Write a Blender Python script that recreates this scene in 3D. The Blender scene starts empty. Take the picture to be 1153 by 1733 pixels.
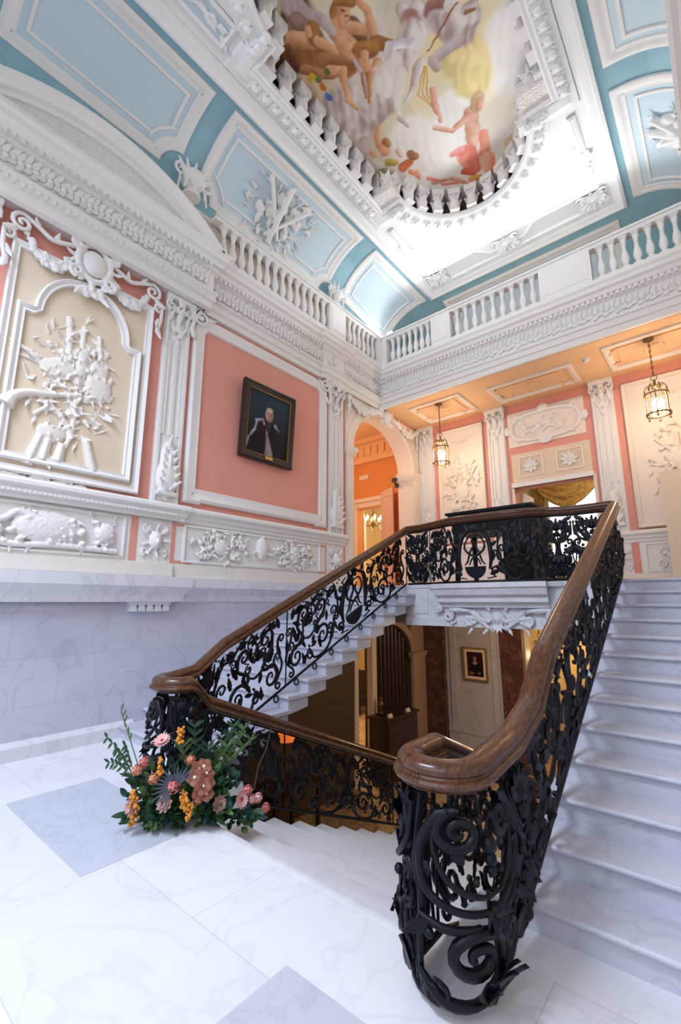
import bpy, bmesh, math, random
from mathutils import Vector as V, noise as mnoise
sin, cos, pi, R = math.sin, math.cos, math.pi, math.radians
SC = bpy.context.scene
COL = SC.collection
rnd = random.Random(7)

# ------------------------------------------------------------------ camera, world, lights, exposure
cam = bpy.data.cameras.new('camera')
cam.sensor_fit = 'VERTICAL'; cam.sensor_height = 36.0; cam.lens = 36.0 * 761.5 / 1733.0
cam.clip_start = 0.05; cam.clip_end = 100
cam_o = bpy.data.objects.new('camera', cam); COL.objects.link(cam_o)
cam_o.location = (0, 0, 1.6); cam_o.rotation_euler = (R(90 + 11.307), 0, R(40.24))
SC.camera = cam_o
SC.view_settings.view_transform = 'Standard'; SC.view_settings.look = 'None'
SC.view_settings.gamma = 1.0; SC.view_settings.use_curve_mapping = False
SC.view_settings.exposure = 0.05
wd = bpy.data.worlds.new('world'); SC.world = wd; wd.use_nodes = True
wd.node_tree.nodes['Background'].inputs[0].default_value = (0.80, 0.88, 1.0, 1)
wd.node_tree.nodes['Background'].inputs[1].default_value = 0.62

def area(name, loc, aim, sx, sy, power, color, spread=180):
    l = bpy.data.lights.new(name, 'AREA'); l.shape = 'RECTANGLE'; l.size = sx; l.size_y = sy
    l.energy = power; l.color = color; l.spread = R(spread)
    o = bpy.data.objects.new(name, l); COL.objects.link(o); o.location = loc
    o.rotation_euler = (V(aim) - V(loc)).to_track_quat('-Z', 'Y').to_euler()
    return o
def point(name, loc, power, color, rad=0.05):
    l = bpy.data.lights.new(name, 'POINT'); l.energy = power; l.color = color; l.shadow_soft_size = rad
    o = bpy.data.objects.new(name, l); COL.objects.link(o); o.location = loc
    return o
def spot(name, loc, aim, power, color, ang, blend=0.6, rad=0.05):
    l = bpy.data.lights.new(name, 'SPOT'); l.energy = power; l.color = color; l.spot_size = R(ang); l.spot_blend = blend
    l.shadow_soft_size = rad
    o = bpy.data.objects.new(name, l); COL.objects.link(o); o.location = loc
    o.rotation_euler = (V(aim) - V(loc)).to_track_quat('-Z', 'Y').to_euler()
    return o
COOL = (0.80, 0.88, 1.0); WARM = (1.0, 0.74, 0.50); NEUT = (1.0, 0.96, 0.93)
area('window_daylight', (-1.6, -3.2, 4.2), (-2.9, 4.0, 0.8), 6.0, 4.0, 150, (0.80, 0.86, 1.0))
area('floor_fill', (-3.3, -1.1, 6.6), (-2.9, 1.7, 0), 3.0, 1.2, 215, (0.70, 0.80, 1.0), 130)  # cool lamp added to brighten the floor, not a real roof opening
area('gallery_floods', (-2.6, 8.34, 7.975), (-2.6, 2.0, 7.975), 4.6, 0.06, 95, (0.90, 0.96, 1.0))
area('front_floods', (-2.6, -0.9, 7.5), (-2.6, 8.4, 7.3), 4.0, 0.4, 30, (0.97, 0.98, 1.0), 60)
point('arch_room_light', (-8.3, 8.6, 5.4), 125, (1.0, .74, .48), 0.2)
point('chandelier_light', (-8.6, 13.6, 4.6), 160, (1.0, 0.82, 0.55), 0.2)

point('curtain_fill', (-2.2, 12.2, 5.0), 60, (1.0, 0.85, 0.65), 0.2)  # fill lamp added so the gold curtain looks lit
point('lower_hall_light', (-3.0, 8.2, 0.9), 55, (1.0, 0.72, 0.45), 0.15)
point('lower_room_light', (-8.4, 9.6, 0.9), 150, (1.0, 0.70, 0.38), 0.15)
point('lower_east_light', (-2.4, 11.6, 0.6), 25, (1.0, 0.66, 0.3), 0.1)
area('backdrop_lamp', (-2.9, 15.0, 4.6), (-2.9, 18.0, 4.0), 3.0, 1.0, 520, (0.9, 0.95, 1.0))  # added lamp, aimed at the white backdrop beyond the far window

# ------------------------------------------------------------------ geometry helpers
class MB:
    def __init__(s): s.v = []; s.f = []
    def add(s, vs, fs):
        k = len(s.v); s.v.extend(tuple(p) for p in vs); s.f.extend(tuple(i + k for i in f) for f in fs)
    def box(s, x0, x1, y0, y1, z0, z1, m=None):
        P = [(x, y, z) for z in (z0, z1) for y in (y0, y1) for x in (x0, x1)]
        if m: P = [m(*p) for p in P]
        s.add(P, [(0, 2, 3, 1), (4, 5, 7, 6), (0, 1, 5, 4), (2, 6, 7, 3), (0, 4, 6, 2), (1, 3, 7, 5)])
    def prism(s, poly, h0, h1, m):
        n = len(poly); P = [m(a, b, h0) for a, b in poly] + [m(a, b, h1) for a, b in poly]
        s.add(P, [tuple(range(n)), tuple(range(2 * n - 1, n - 1, -1))] + [(i, (i + 1) % n, n + (i + 1) % n, n + i) for i in range(n)])
    def strip(s, A, B):
        n = len(A); s.add(list(A) + list(B), [(i, i + 1, n + i + 1, n + i) for i in range(n - 1)])
    def tube(s, pts, rad, n=6, flat=1.0, up=None, caps=True):
        pts = [V(p) for p in pts]; k = len(pts)
        if k < 2: return
        if not hasattr(rad, '__len__'): rad = [rad] * k
        T = [(pts[min(i + 1, k - 1)] - pts[max(i - 1, 0)]).normalized() for i in range(k)]
        a = V(up) if up is not None else (V((0, 0, 1)) if abs(T[0].z) < .9 else V((1, 0, 0)))
        vs = []
        for i in range(k):
            t = T[i]; a = a - t * a.dot(t)
            if a.length < 1e-6: a = t.orthogonal()
            a.normalize(); b = t.cross(a)
            if up is not None: aa = V(up)
            for j in range(n):
                w = 2 * pi * j / n
                vs.append(pts[i] + a * (cos(w) * rad[i] * flat) + b * (sin(w) * rad[i]))
        fs = [(i * n + j, i * n + (j + 1) % n, (i + 1) * n + (j + 1) % n, (i + 1) * n + j) for i in range(k - 1) for j in range(n)]
        if caps: fs += [tuple(range(n - 1, -1, -1)), tuple((k - 1) * n + j for j in range(n))]
        s.add(vs, fs)
    def lathe(s, prof, c, n=12, m=None):
        c = V(c); k = len(prof); vs = []
        for r, z in prof:
            for j in range(n):
                w = 2 * pi * j / n; p = (r * cos(w), r * sin(w), z)
                vs.append(V(m(*p)) + c if m else c + V(p))
        fs = [(i * n + j, i * n + (j + 1) % n, (i + 1) * n + (j + 1) % n, (i + 1) * n + j) for i in range(k - 1) for j in range(n)]
        fs += [tuple(range(n - 1, -1, -1)), tuple((k - 1) * n + j for j in range(n))]
        s.add(vs, fs)
    def ball(s, c, r, n=8, m=None):
        if not hasattr(r, '__len__'): r = (r, r, r)
        k = max(4, n // 2 + 1); vs = []; 
        for i in range(k + 1):
            t = pi * i / k
            for j in range(n):
                w = 2 * pi * j / n
                p = (c[0] + r[0] * sin(t) * cos(w), c[1] + r[1] * sin(t) * sin(w), c[2] + r[2] * cos(t))
                vs.append(m(*p) if m else p)
        fs = [(i * n + j, (i + 1) * n + j, (i + 1) * n + (j + 1) % n, i * n + (j + 1) % n) for i in range(k) for j in range(n)]
        s.add(vs, fs)
    def sweep(s, path, prof, m, closed=False, pclosed=False):
        # path: 2D points, prof: (offset to the left of the path, height); mitred corners
        n = len(path); k = len(prof); vs = []
        for i in range(n):
            p = V(path[i])
            def nd(a, b):
                d = (V(b) - V(a)); d.normalize(); return V((-d.y, d.x))
            if closed or 0 < i < n - 1:
                n1 = nd(path[i - 1], path[i]); n2 = nd(path[i], path[(i + 1) % n])
                q = n1 + n2
                q = n1 if q.length < 1e-4 else q / max(.25, (1 + n1.dot(n2)))
            else:
                q = nd(path[0], path[1]) if i == 0 else nd(path[-2], path[-1])
            for o, h in prof:
                w = p + q * o; vs.append(m(w.x, w.y, h))
        e = n if closed else n - 1
        kk = k if pclosed else k - 1
        fs = [(i * k + j, i * k + (j + 1) % k, ((i + 1) % n) * k + (j + 1) % k, ((i + 1) % n) * k + j) for i in range(e) for j in range(kk)]
        if not closed and k > 2: fs += [tuple(range(k)), tuple((n - 1) * k + j for j in range(k - 1, -1, -1))]
        s.add(vs, fs)
    def leaf(s, b, d, nrm, L, W, curl=.3, th=.25, n=6, lobes=0):
        # closed leaf body: base b, direction d, face normal nrm
        b = V(b); d = V(d).normalized(); nr = V(nrm); nr = (nr - d * nr.dot(d)).normalized(); sd = d.cross(nr)
        vs = []
        for i in range(n + 1):
            t = i / n
            w = W * (sin(pi * min(1, t * .92 + .06)) ** .8) * (1 - .25 * t)
            if lobes and i % 2 == 0 and i: w *= .74
            c = b + d * (L * t * (1 - .25 * curl * t)) + nr * (curl * L * t * t)
            hh = W * th
            vs += [c - sd * w + nr * hh * .2, c + nr * hh, c + sd * w + nr * hh * .2, c - nr * hh * .4]
        fs = [(4 * i + j, 4 * i + (j + 1) % 4, 4 * i + 4 + (j + 1) % 4, 4 * i + 4 + j) for i in range(n) for j in range(4)]
        fs += [(3, 2, 1, 0), (4 * n, 4 * n + 1, 4 * n + 2, 4 * n + 3)]
        s.add(vs, fs)

MATS = {}
WL = {}
def build_mesh(name, mb, smooth):
    me = bpy.data.meshes.new(name); me.from_pydata([tuple(p) for p in mb.v], [], mb.f); me.validate()
    bm = bmesh.new(); bm.from_mesh(me)
    bmesh.ops.remove_doubles(bm, verts=bm.verts, dist=1e-5)
    bmesh.ops.recalc_face_normals(bm, faces=bm.faces); bm.to_mesh(me); bm.free()
    if smooth:
        me.shade_smooth()
        if smooth < 180: me.set_sharp_from_angle(angle=R(smooth))
    return me
def link(name, me, mat, parent=None):
    o = bpy.data.objects.new(name, me); COL.objects.link(o)
    if mat is not None: me.materials.clear(); me.materials.append(mat)
    if parent is not None:
        o.parent = parent; w = WL[parent.name]
        if w != (0, 0, 0): me.transform(__import__('mathutils').Matrix.Translation(-V(w)))
        WL[o.name] = w
    else: WL[o.name] = (0, 0, 0)
    return o
def obj(name, mb, mat, parent=None, smooth=35):
    return link(name, build_mesh(name, mb, smooth), mat, parent)
def fused(name, mb, mat, parent=None, voxel=.014, smooth_it=2):
    me = build_mesh(name, mb, 180)
    o = bpy.data.objects.new(name, me); COL.objects.link(o)
    md = o.modifiers.new('r', 'REMESH'); md.mode = 'VOXEL'; md.voxel_size = voxel; md.use_smooth_shade = True
    if smooth_it:
        sm = o.modifiers.new('s', 'SMOOTH'); sm.iterations = smooth_it; sm.factor = .4
    dg = bpy.context.evaluated_depsgraph_get()
    m2 = bpy.data.meshes.new_from_object(o.evaluated_get(dg)); m2.name = name
    bpy.data.objects.remove(o); bpy.data.meshes.remove(me)
    m2.shade_smooth()
    return link(name, m2, mat, parent)
def thing(name, label, cat, loc=(0, 0, 0), group=None):
    o = bpy.data.objects.new(name, None); COL.objects.link(o); o.location = loc; o.empty_display_size = .1
    WL[o.name] = tuple(loc); return tag(o, label, cat, group)
def tag(o, label, cat, group=None):
    o['label'] = label; o['category'] = cat
    if group: o['group'] = group
    return o
def struct(name, mb, mat, smooth=35, parent=None):
    o = obj(name, mb, mat, parent, smooth)
    if parent is None: o['kind'] = 'structure'
    return o
def dup(src, loc=None, parent=None, dx=None, label=None):
    c = src.copy(); COL.objects.link(c); WL[c.name] = WL.get(src.name, (0, 0, 0))
    if parent is not None: c.parent = parent
    for ch in src.children: dup(ch, parent=c)
    if loc is not None: c.location = loc
    if label: c['label'] = label
    return c

# ------------------------------------------------------------------ materials
def mat(name, c, rough=.6, metal=0, c2=None, nscale=3.0, ndet=6, bump=None, emit=None, spec=None, lo=.35, hi=.7, trans=0, coat=0):
    m = bpy.data.materials.new(name); m.use_nodes = True; nt = m.node_tree; N = nt.nodes; L = nt.links
    b = N['Principled BSDF']; b.inputs['Base Color'].default_value = (*c, 1); b.inputs['Roughness'].default_value = rough
    b.inputs['Metallic'].default_value = metal
    if spec is not None: b.inputs['Specular IOR Level'].default_value = spec
    if trans: b.inputs['Transmission Weight'].default_value = trans
    if coat: b.inputs['Coat Weight'].default_value = coat; b.inputs['Coat Roughness'].default_value = .15
    if emit: b.inputs['Emission Color'].default_value = (*emit[0], 1); b.inputs['Emission Strength'].default_value = emit[1]
    g = N.new('ShaderNodeNewGeometry')
    if c2:
        t = N.new('ShaderNodeTexNoise'); t.inputs['Scale'].default_value = nscale; t.inputs['Detail'].default_value = ndet
        r = N.new('ShaderNodeValToRGB'); r.color_ramp.elements[0].color = (*c, 1); r.color_ramp.elements[1].color = (*c2, 1)
        r.color_ramp.elements[0].position = lo; r.color_ramp.elements[1].position = hi
        L.new(g.outputs['Position'], t.inputs['Vector']); L.new(t.outputs['Fac'], r.inputs['Fac']); L.new(r.outputs['Color'], b.inputs['Base Color'])
    if bump:
        kind, sc, st = bump
        t = N.new('ShaderNodeTexVoronoi' if kind == 'v' else 'ShaderNodeTexNoise'); t.inputs['Scale'].default_value = sc
        if kind == 'v': t.feature = 'SMOOTH_F1'
        else: t.inputs['Detail'].default_value = 5
        bp = N.new('ShaderNodeBump'); bp.inputs['Strength'].default_value = st; bp.inputs['Distance'].default_value = .03
        L.new(g.outputs['Position'], t.inputs['Vector']); L.new(t.outputs['Distance' if kind == 'v' else 'Fac'], bp.inputs['Height']); L.new(bp.outputs['Normal'], b.inputs['Normal'])
    MATS[name] = m; return m
def marble(name, base, vein, joints=None, rough=.3, vs=1.1, amt=.5, cloud=None):
    m = bpy.data.materials.new(name); m.use_nodes = True; nt = m.node_tree; N = nt.nodes; L = nt.links
    b = N['Principled BSDF']; b.inputs['Roughness'].default_value = rough
    g = N.new('ShaderNodeNewGeometry')
    t = N.new('ShaderNodeTexNoise'); t.inputs['Scale'].default_value = vs; t.inputs['Detail'].default_value = 9; t.inputs['Distortion'].default_value = 1.6
    L.new(g.outputs['Position'], t.inputs['Vector'])
    r = N.new('ShaderNodeValToRGB'); e = r.color_ramp.elements
    e[0].position = .475; e[0].color = (0, 0, 0, 1); e[1].position = .525; e[1].color = (0, 0, 0, 1)
    k = e.new(.5); k.color = (1, 1, 1, 1)
    L.new(t.outputs['Fac'], r.inputs['Fac'])
    t2 = N.new('ShaderNodeTexNoise'); t2.inputs['Scale'].default_value = vs * 2.2; t2.inputs['Detail'].default_value = 7
    L.new(g.outputs['Position'], t2.inputs['Vector'])
    r2 = N.new('ShaderNodeValToRGB'); r2.color_ramp.elements[0].position = .35; r2.color_ramp.elements[1].position = .72
    L.new(t2.outputs['Fac'], r2.inputs['Fac'])
    mu = N.new('ShaderNodeMath'); mu.operation = 'MULTIPLY'; L.new(r.outputs['Color'], mu.inputs[0]); mu.inputs[1].default_value = amt
    mc = N.new('ShaderNodeMath'); mc.operation = 'MULTIPLY_ADD'; L.new(r2.outputs['Color'], mc.inputs[0]); mc.inputs[1].default_value = amt * .55; L.new(mu.outputs[0], mc.inputs[2])
    mc.use_clamp = True
    mx = N.new('ShaderNodeMix'); mx.data_type = 'RGBA'; mx.inputs[6].default_value = (*base, 1); mx.inputs[7].default_value = (*vein, 1)
    L.new(mc.outputs[0], mx.inputs[0]); out = mx.outputs[2]
    if joints:
        ax, w, h, off = joints
        sp = N.new('ShaderNodeSeparateXYZ'); cb = N.new('ShaderNodeCombineXYZ'); L.new(g.outputs['Position'], sp.inputs[0])
        L.new(sp.outputs[ax[0]], cb.inputs[0]); L.new(sp.outputs[ax[1]], cb.inputs[1])
        br = N.new('ShaderNodeTexBrick'); br.inputs['Scale'].default_value = 1; br.inputs['Brick Width'].default_value = w; br.inputs['Row Height'].default_value = h
        br.inputs['Mortar Size'].default_value = .004; br.inputs['Mortar Smooth'].default_value = .5; br.offset = off
        br.inputs['Color1'].default_value = (1, 1, 1, 1); br.inputs['Color2'].default_value = (.9, .9, .92, 1); br.inputs['Mortar'].default_value = (.72, .72, .76, 1)
        L.new(cb.outputs[0], br.inputs['Vector'])
        m2 = N.new('ShaderNodeMix'); m2.data_type = 'RGBA'; m2.blend_type = 'MULTIPLY'; m2.inputs[0].default_value = .8
        L.new(out, m2.inputs[6]); L.new(br.outputs['Color'], m2.inputs[7]); out = m2.outputs[2]
    L.new(out, b.inputs['Base Color']); MATS[name] = m; return m
def paint(name, rough=.5, spec=.3):
    m = bpy.data.materials.new(name); m.use_nodes = True; N = m.node_tree.nodes; b = N['Principled BSDF']
    a = N.new('ShaderNodeVertexColor'); a.layer_name = 'paint'; m.node_tree.links.new(a.outputs['Color'], b.inputs['Base Color'])
    b.inputs['Roughness'].default_value = rough; b.inputs['Specular IOR Level'].default_value = spec; return m
def wood(name, c, c2, rough=.25, sc=(9, 9, 1.2)):
    m = bpy.data.materials.new(name); m.use_nodes = True; nt = m.node_tree; N = nt.nodes; L = nt.links; b = N['Principled BSDF']
    g = N.new('ShaderNodeNewGeometry'); mp = N.new('ShaderNodeMapping'); mp.inputs['Scale'].default_value = sc
    t = N.new('ShaderNodeTexNoise'); t.inputs['Scale'].default_value = 5; t.inputs['Detail'].default_value = 8; t.inputs['Distortion'].default_value = .6
    r = N.new('ShaderNodeValToRGB'); r.color_ramp.elements[0].color = (*c, 1); r.color_ramp.elements[1].color = (*c2, 1)
    r.color_ramp.elements[0].position = .35; r.color_ramp.elements[1].position = .68
    L.new(g.outputs['Position'], mp.inputs[0]); L.new(mp.outputs[0], t.inputs['Vector']); L.new(t.outputs['Fac'], r.inputs['Fac']); L.new(r.outputs['Color'], b.inputs['Base Color'])
    b.inputs['Roughness'].default_value = rough; return m

STUCCO = mat('white_stucco', (.80, .77, .74), .7, bump=('n', 40, .12))
STUCCO_C = mat('carved_stucco', (.80, .77, .74), .7, bump=('v', 30, .22))
STUCCO_F = mat('fine_carved_stucco', (.80, .76, .72), .7, bump=('v', 42, .8))
CREAM = mat('cream_panel', (.74, .61, .46), .75, c2=(.71, .575, .425), nscale=1.5)
CREAMW = mat('pale_cream', (.82, .72, .62), .75)
BAND = mat('ivory_band', (.78, .73, .67), .7)
RELIEF = mat('ivory_relief', (.77, .71, .64), .75, bump=('n', 30, .15))
PINK = mat('coral_pink_wall', (.74, .32, .25), .75, c2=(.72, .30, .235), nscale=2)
TEAL = mat('teal_cove', (.25, .44, .51), .7, c2=(.29, .48, .55), nscale=3)
PALEBLUE = mat('pale_blue_panel', (.55, .67, .73), .7)
WHITE = mat('ceiling_white', (.84, .84, .83), .65)
PEACH = mat('peach_soffit', (.82, .50, .27), .7, c2=(.82, .56, .34), nscale=5)
ORANGE = mat('orange_wall', (.74, .32, .10), .75)
MARBLE = marble('white_marble', (.72, .72, .76), (.44, .45, .52), rough=.35, vs=1.3, amt=.34)
MARBLE_S = marble('stair_marble_shaded', (.57, .58, .66), (.36, .37, .45), rough=.35, vs=1.6, amt=.36)  # same white marble, darkened for the weaker light on the rising flights
MARBLE_D = marble('stair_marble_lit', (.84, .85, .88), (.56, .58, .66), rough=.3, vs=1.1, amt=.22)  # same marble lightened for the strong light on the descending treads
MARBLE_F = marble('floor_marble', (.82, .82, .85), (.56, .58, .66), joints=((0, 1), 1.55, .78, .5), rough=.25, vs=1.1, amt=.24)
MARBLE_G = marble('grey_marble', (.56, .59, .66), (.42, .45, .53), rough=.22, vs=1.6, amt=.4)
MARBLE_W = marble('wall_marble', (.57, .57, .66), (.34, .35, .45), joints=((1, 2), 1.0, .50, .5), rough=.35, vs=1.6, amt=.34)
MARBLE_B = marble('brown_marble', (.075, .035, .03), (.24, .11, .09), rough=.25, vs=2.2, amt=.7)
MARBLE_V = marble('mauve_marble', (.62, .58, .60), (.40, .37, .40), rough=.4, vs=1.2, amt=.5)
STONE = mat('warm_stone', (.50, .37, .28), .7, c2=(.44, .31, .23), nscale=3)
IRON = mat('black_iron', (.003, .004, .008), .40, spec=.26, bump=('n', 60, .15))
RAILWOOD = wood('handrail_wood', (.055, .020, .009), (.125, .050, .022), .22, (14, 2.2, 5))
DARKWOOD = wood('dark_wood', (.028, .012, .007), (.075, .032, .017), .32)
GILT = mat('gilt', (.55, .33, .10), .35, metal=.7)
BRASS = mat('aged_brass', (.22, .14, .06), .35, metal=.9)
BLACK = mat('black_lacquer', (.006, .006, .008), .5, spec=.2)
GLASS = mat('clear_glass', (1, 1, 1), .02, trans=1.0)
BULB = mat('lit_bulb', (1, .9, .7), .4, emit=((1.0, .80, .55), 60))
LAMPW = mat('flood_lens', (1, 1, 1), .3, emit=((.85, .93, 1.0), 60))
GOLDCLOTH = mat('gold_damask', (.42, .27, .07), .6, c2=(.30, .18, .04), nscale=9, lo=.45, hi=.55)
CARPET = mat('patterned_carpet', (.50, .36, .20), .9, c2=(.32, .20, .11), nscale=14, lo=.45, hi=.58)
FARROOM = mat('cream_yellow_wall', (.74, .60, .36), .8)
YELLOW = mat('yellow_wall', (.70, .52, .22), .8)
GREENISH = mat('sage_wall', (.52, .50, .30), .8)
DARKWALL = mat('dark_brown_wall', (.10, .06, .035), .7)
PLASTIC = mat('white_plastic', (.8, .78, .74), .4)
DKPLAS = mat('black_plastic', (.02, .02, .02), .4)
# ------------------------------------------------------------------ room dimensions (metres)
XL, XR, XC, YB, YF = -5.88, .68, -2.6, 10.2, -1.02
ZL, ZD, ZS, ZP = 1.87, -1.89, 6.15, 9.0           # landing, lower hall floor, gallery soffit, ceiling plate
ZV, CW, CH = 7.95, 1.22, 1.05                     # cove springing, width, rise
YLF = 6.42                                        # landing front edge
ML = lambda a, b, h: (XL + h, a, b)               # on the left wall: along y, up, out
MK = lambda a, b, h: (a, YB - h, b)               # on the back wall: along x, up, out
MF = lambda a, b, h: (a, b, h)
def arc(c, r, a0, a1, n, ry=None):
    ry = r if ry is None else ry
    return [(c[0] + r * cos(R(a0 + (a1 - a0) * i / n)), c[1] + ry * sin(R(a0 + (a1 - a0) * i / n))) for i in range(n + 1)]
def arch_wall(mb, a0, a1, b0, b1, ca, ra, spr, rb, h0, h1, m):
    mb.prism([(a0, b0), (ca - ra, b0), (ca - ra, b1), (a0, b1)], h0, h1, m)
    mb.prism([(ca + ra, b0), (a1, b0), (a1, b1), (ca + ra, b1)], h0, h1, m)
    A = arc((ca, spr), ra, 180, 0, 28, rb)
    for i in range(28):
        mb.prism([A[i], A[i + 1], (A[i + 1][0], b1), (A[i][0], b1)], h0, h1, m)

# floors
mb = MB(); mb.box(XL, XR, -2.2, 2.15, -.2, 0); mb.box(XL, -3.56, 2.15, 2.85, -.2, 0); mb.box(-1.28, XR, 2.15, 2.75, -.2, 0); struct('floor', mb, MARBLE_F)
F0 = bpy.data.objects['floor']
for x0, x1, y0, y1 in ((-4.66, -3.14, 1.32, 2.06), (-1.72, -.2, .86, 1.66)):
    mb = MB(); mb.box(x0, x1, y0, y1, -.01, .0025); struct('grey_marble_slab', mb, MARBLE_G, parent=F0)
mb = MB(); mb.box(XL, XR, 6.48, 11.6, ZL - .08, ZL); mb.box(-12, XL, 6.6, 17, ZL - .1, ZL - .002); mb.box(-6, XR, YB, 15.5, ZL - .1, ZL - .004); struct('floor_landing', mb, MARBLE)
mb = MB(); mb.box(XL, XR, YLF + .35, YB, ZL - .62, ZL - .08); struct('ceiling_under_landing', mb, STONE)
mb = MB(); mb.box(-11, 1.5, 2.6, 14, ZD - .1, ZD); struct('floor_lower', mb, CARPET)

# left wall: upper and lower storeys, each with an arch
AC, AR, ASP, ARB = 8.56, 1.22, 4.9, 1.05
mb = MB(); mb.box(XL - .4, XL, YF, 6.9, -.2, ZV + 1.3)
arch_wall(mb, 6.9, YB, ZL - .1, ZV + 1.3, AC, AR, ASP, ARB, -.4, 0, ML); struct('wall_left', mb, PINK)
mb = MB(); mb.box(XL, XL + .015, YF, YB, ZS + .9, ZV); struct('wall_left_attic', mb, CREAMW)
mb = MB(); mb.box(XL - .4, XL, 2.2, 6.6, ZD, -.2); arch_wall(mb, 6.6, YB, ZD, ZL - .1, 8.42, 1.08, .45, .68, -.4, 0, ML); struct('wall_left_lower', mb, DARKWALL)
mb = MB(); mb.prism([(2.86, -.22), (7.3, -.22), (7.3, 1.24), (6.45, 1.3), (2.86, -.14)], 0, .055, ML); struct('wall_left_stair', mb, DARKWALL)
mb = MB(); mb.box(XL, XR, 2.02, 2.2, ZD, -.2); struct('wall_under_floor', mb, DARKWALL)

# back wall: upper with the room door, lower with an opening
DX0, DX1, DZ = -3.40, -1.79, 4.16
mb = MB(); mb.box(-6.28, DX0, YB, YB + .35, ZL - .1, ZV + 1.3); mb.box(DX1, XR + .3, YB, YB + .35, ZL - .1, ZV + 1.3); mb.box(DX0, DX1, YB, YB + .35, DZ, ZV + 1.3); struct('wall_back', mb, PINK)
mb = MB(); mb.box(-6.28, -3.45, YB, YB + .3, ZD, ZL - .1); mb.box(-1.7, XR + .3, YB, YB + .3, ZD, ZL - .1); mb.box(-3.45, -1.7, YB, YB + .3, 1.1, ZL - .1); struct('wall_back_lower', mb, MARBLE_V)
mb = MB(); mb.box(XR, XR + .3, YF, YB, ZD, ZV + 1.3); struct('wall_right', mb, CREAMW)

# rooms beyond the arch, the door and the lower arch
mb = MB(); mb.box(-12, -9.02, 11.5, 11.8, ZL, 7.0); mb.box(-7.93, -6.1, 11.5, 11.8, ZL, 7.0); mb.box(-9.02, -7.93, 11.5, 11.8, 4.62, 7.0); struct('wall_arch_room', mb, ORANGE)
mb = MB(); mb.box(-12, -11.8, 6.6, 11.5, ZL, 7.0); mb.box(-12, -6.28, 6.4, 6.6, ZL, 7.0); mb.box(-6.28, -6.1, 10.2, 11.5, ZL, 7.0); struct('wall_arch_room_side', mb, ORANGE)
mb = MB(); mb.box(-12, XL - .4, 6.4, 11.8, 6.9, 7.0); struct('ceiling_arch_room', mb, PEACH)
mb = MB(); mb.box(-12, -6.1, 11.36, 11.5, 6.1, 6.22); mb.box(-12, -6.1, 11.42, 11.5, 6.22, 6.8); mb.box(-12, -6.1, 11.28, 11.5, 6.75, 6.9)
for i in range(20): mb.box(-11.7 + i * .27, -11.58 + i * .27, 11.36, 11.42, 6.34, 6.62)
struct('trim_1', mb, PEACH)
mb = MB(); mb.box(-9.2, -7.75, 11.36, 11.5, 4.78, 4.9); mb.box(-9.15, -7.8, 11.42, 11.5, 4.62, 4.78)
for x in (-9.18, -7.93): mb.box(x, x + .16, 11.42, 11.5, ZL, 4.62)
struct('door_1', mb, CREAMW)
mb = MB(); mb.box(-12.5, -6.5, 17, 17.2, ZL, 6.2); mb.box(-12.5, -12.3, 11.8, 17, ZL, 6.2); mb.box(-6.5, -6.3, 11.8, 17, ZL, 6.2); struct('wall_far_room', mb, FARROOM)
mb = MB(); mb.box(-12.5, -6.3, 11.8, 17.2, 6.0, 6.2); struct('ceiling_far_room', mb, CREAMW)

mb = MB(); mb.box(-5.2, -3.75, 13.8, 14.0, ZL, 6.2); mb.box(-2.25, XR, 13.8, 14.0, ZL, 6.2); mb.box(-3.75, -2.25, 13.8, 14.0, 5.1, 6.2); mb.box(-3.75, -2.25, 13.8, 14.0, ZL, 2.6)
mb.box(-5.2, -5.0, YB + .35, 13.8, ZL, 6.2); mb.box(XR - .2, XR, YB + .35, 13.8, ZL, 6.2); struct('wall_window_room', mb, GREENISH)
mb = MB(); mb.box(-5.2, XR, YB + .35, 14.0, 6.1, 6.25); struct('ceiling_window_room', mb, CREAMW)
mb = MB()
for x in (-3.75, -3.03, -2.31): mb.box(x, x + .06, 13.84, 13.9, 2.6, 5.1)
for z in (2.6, 3.8, 5.04): mb.box(-3.75, -2.25, 13.84, 13.9, z, z + .06)
struct('window_1', mb, STUCCO)
mb = MB(); mb.box(-3.7, -2.3, 13.865, 13.875, 2.62, 5.08); struct('window_1_pane', mb, GLASS)
mb = MB(); mb.box(-7, 2, 18, 18.2, 0, 9); struct('window_backdrop', mb, WHITE)  # invented white board, lit to make the curtained window look bright

mb = MB(); mb.box(-11, -10.8, 6.0, 14, ZD, 1.3); mb.box(-11, -6.28, 13.8, 14, ZD, 1.3); mb.box(-11, -6.28, 6.0, 6.2, ZD, 1.3); struct('wall_lower_room', mb, YELLOW)
mb = MB(); mb.box(-11, XL - .4, 6.0, 14, 1.25, 1.4); struct('ceiling_lower_room', mb, CREAMW)
mb = MB(); mb.box(-6.2, 1, 12.3, 12.5, ZD, 1.3); mb.box(-6.2, -6.0, YB + .3, 12.3, ZD, 1.3); mb.box(.8, 1, YB + .3, 12.3, ZD, 1.3); struct('wall_lower_corridor', mb, YELLOW)
mb = MB(); mb.box(-6.2, 1, YB + .3, 12.5, 1.25, 1.4); struct('ceiling_lower_corridor', mb, STONE)

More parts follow.
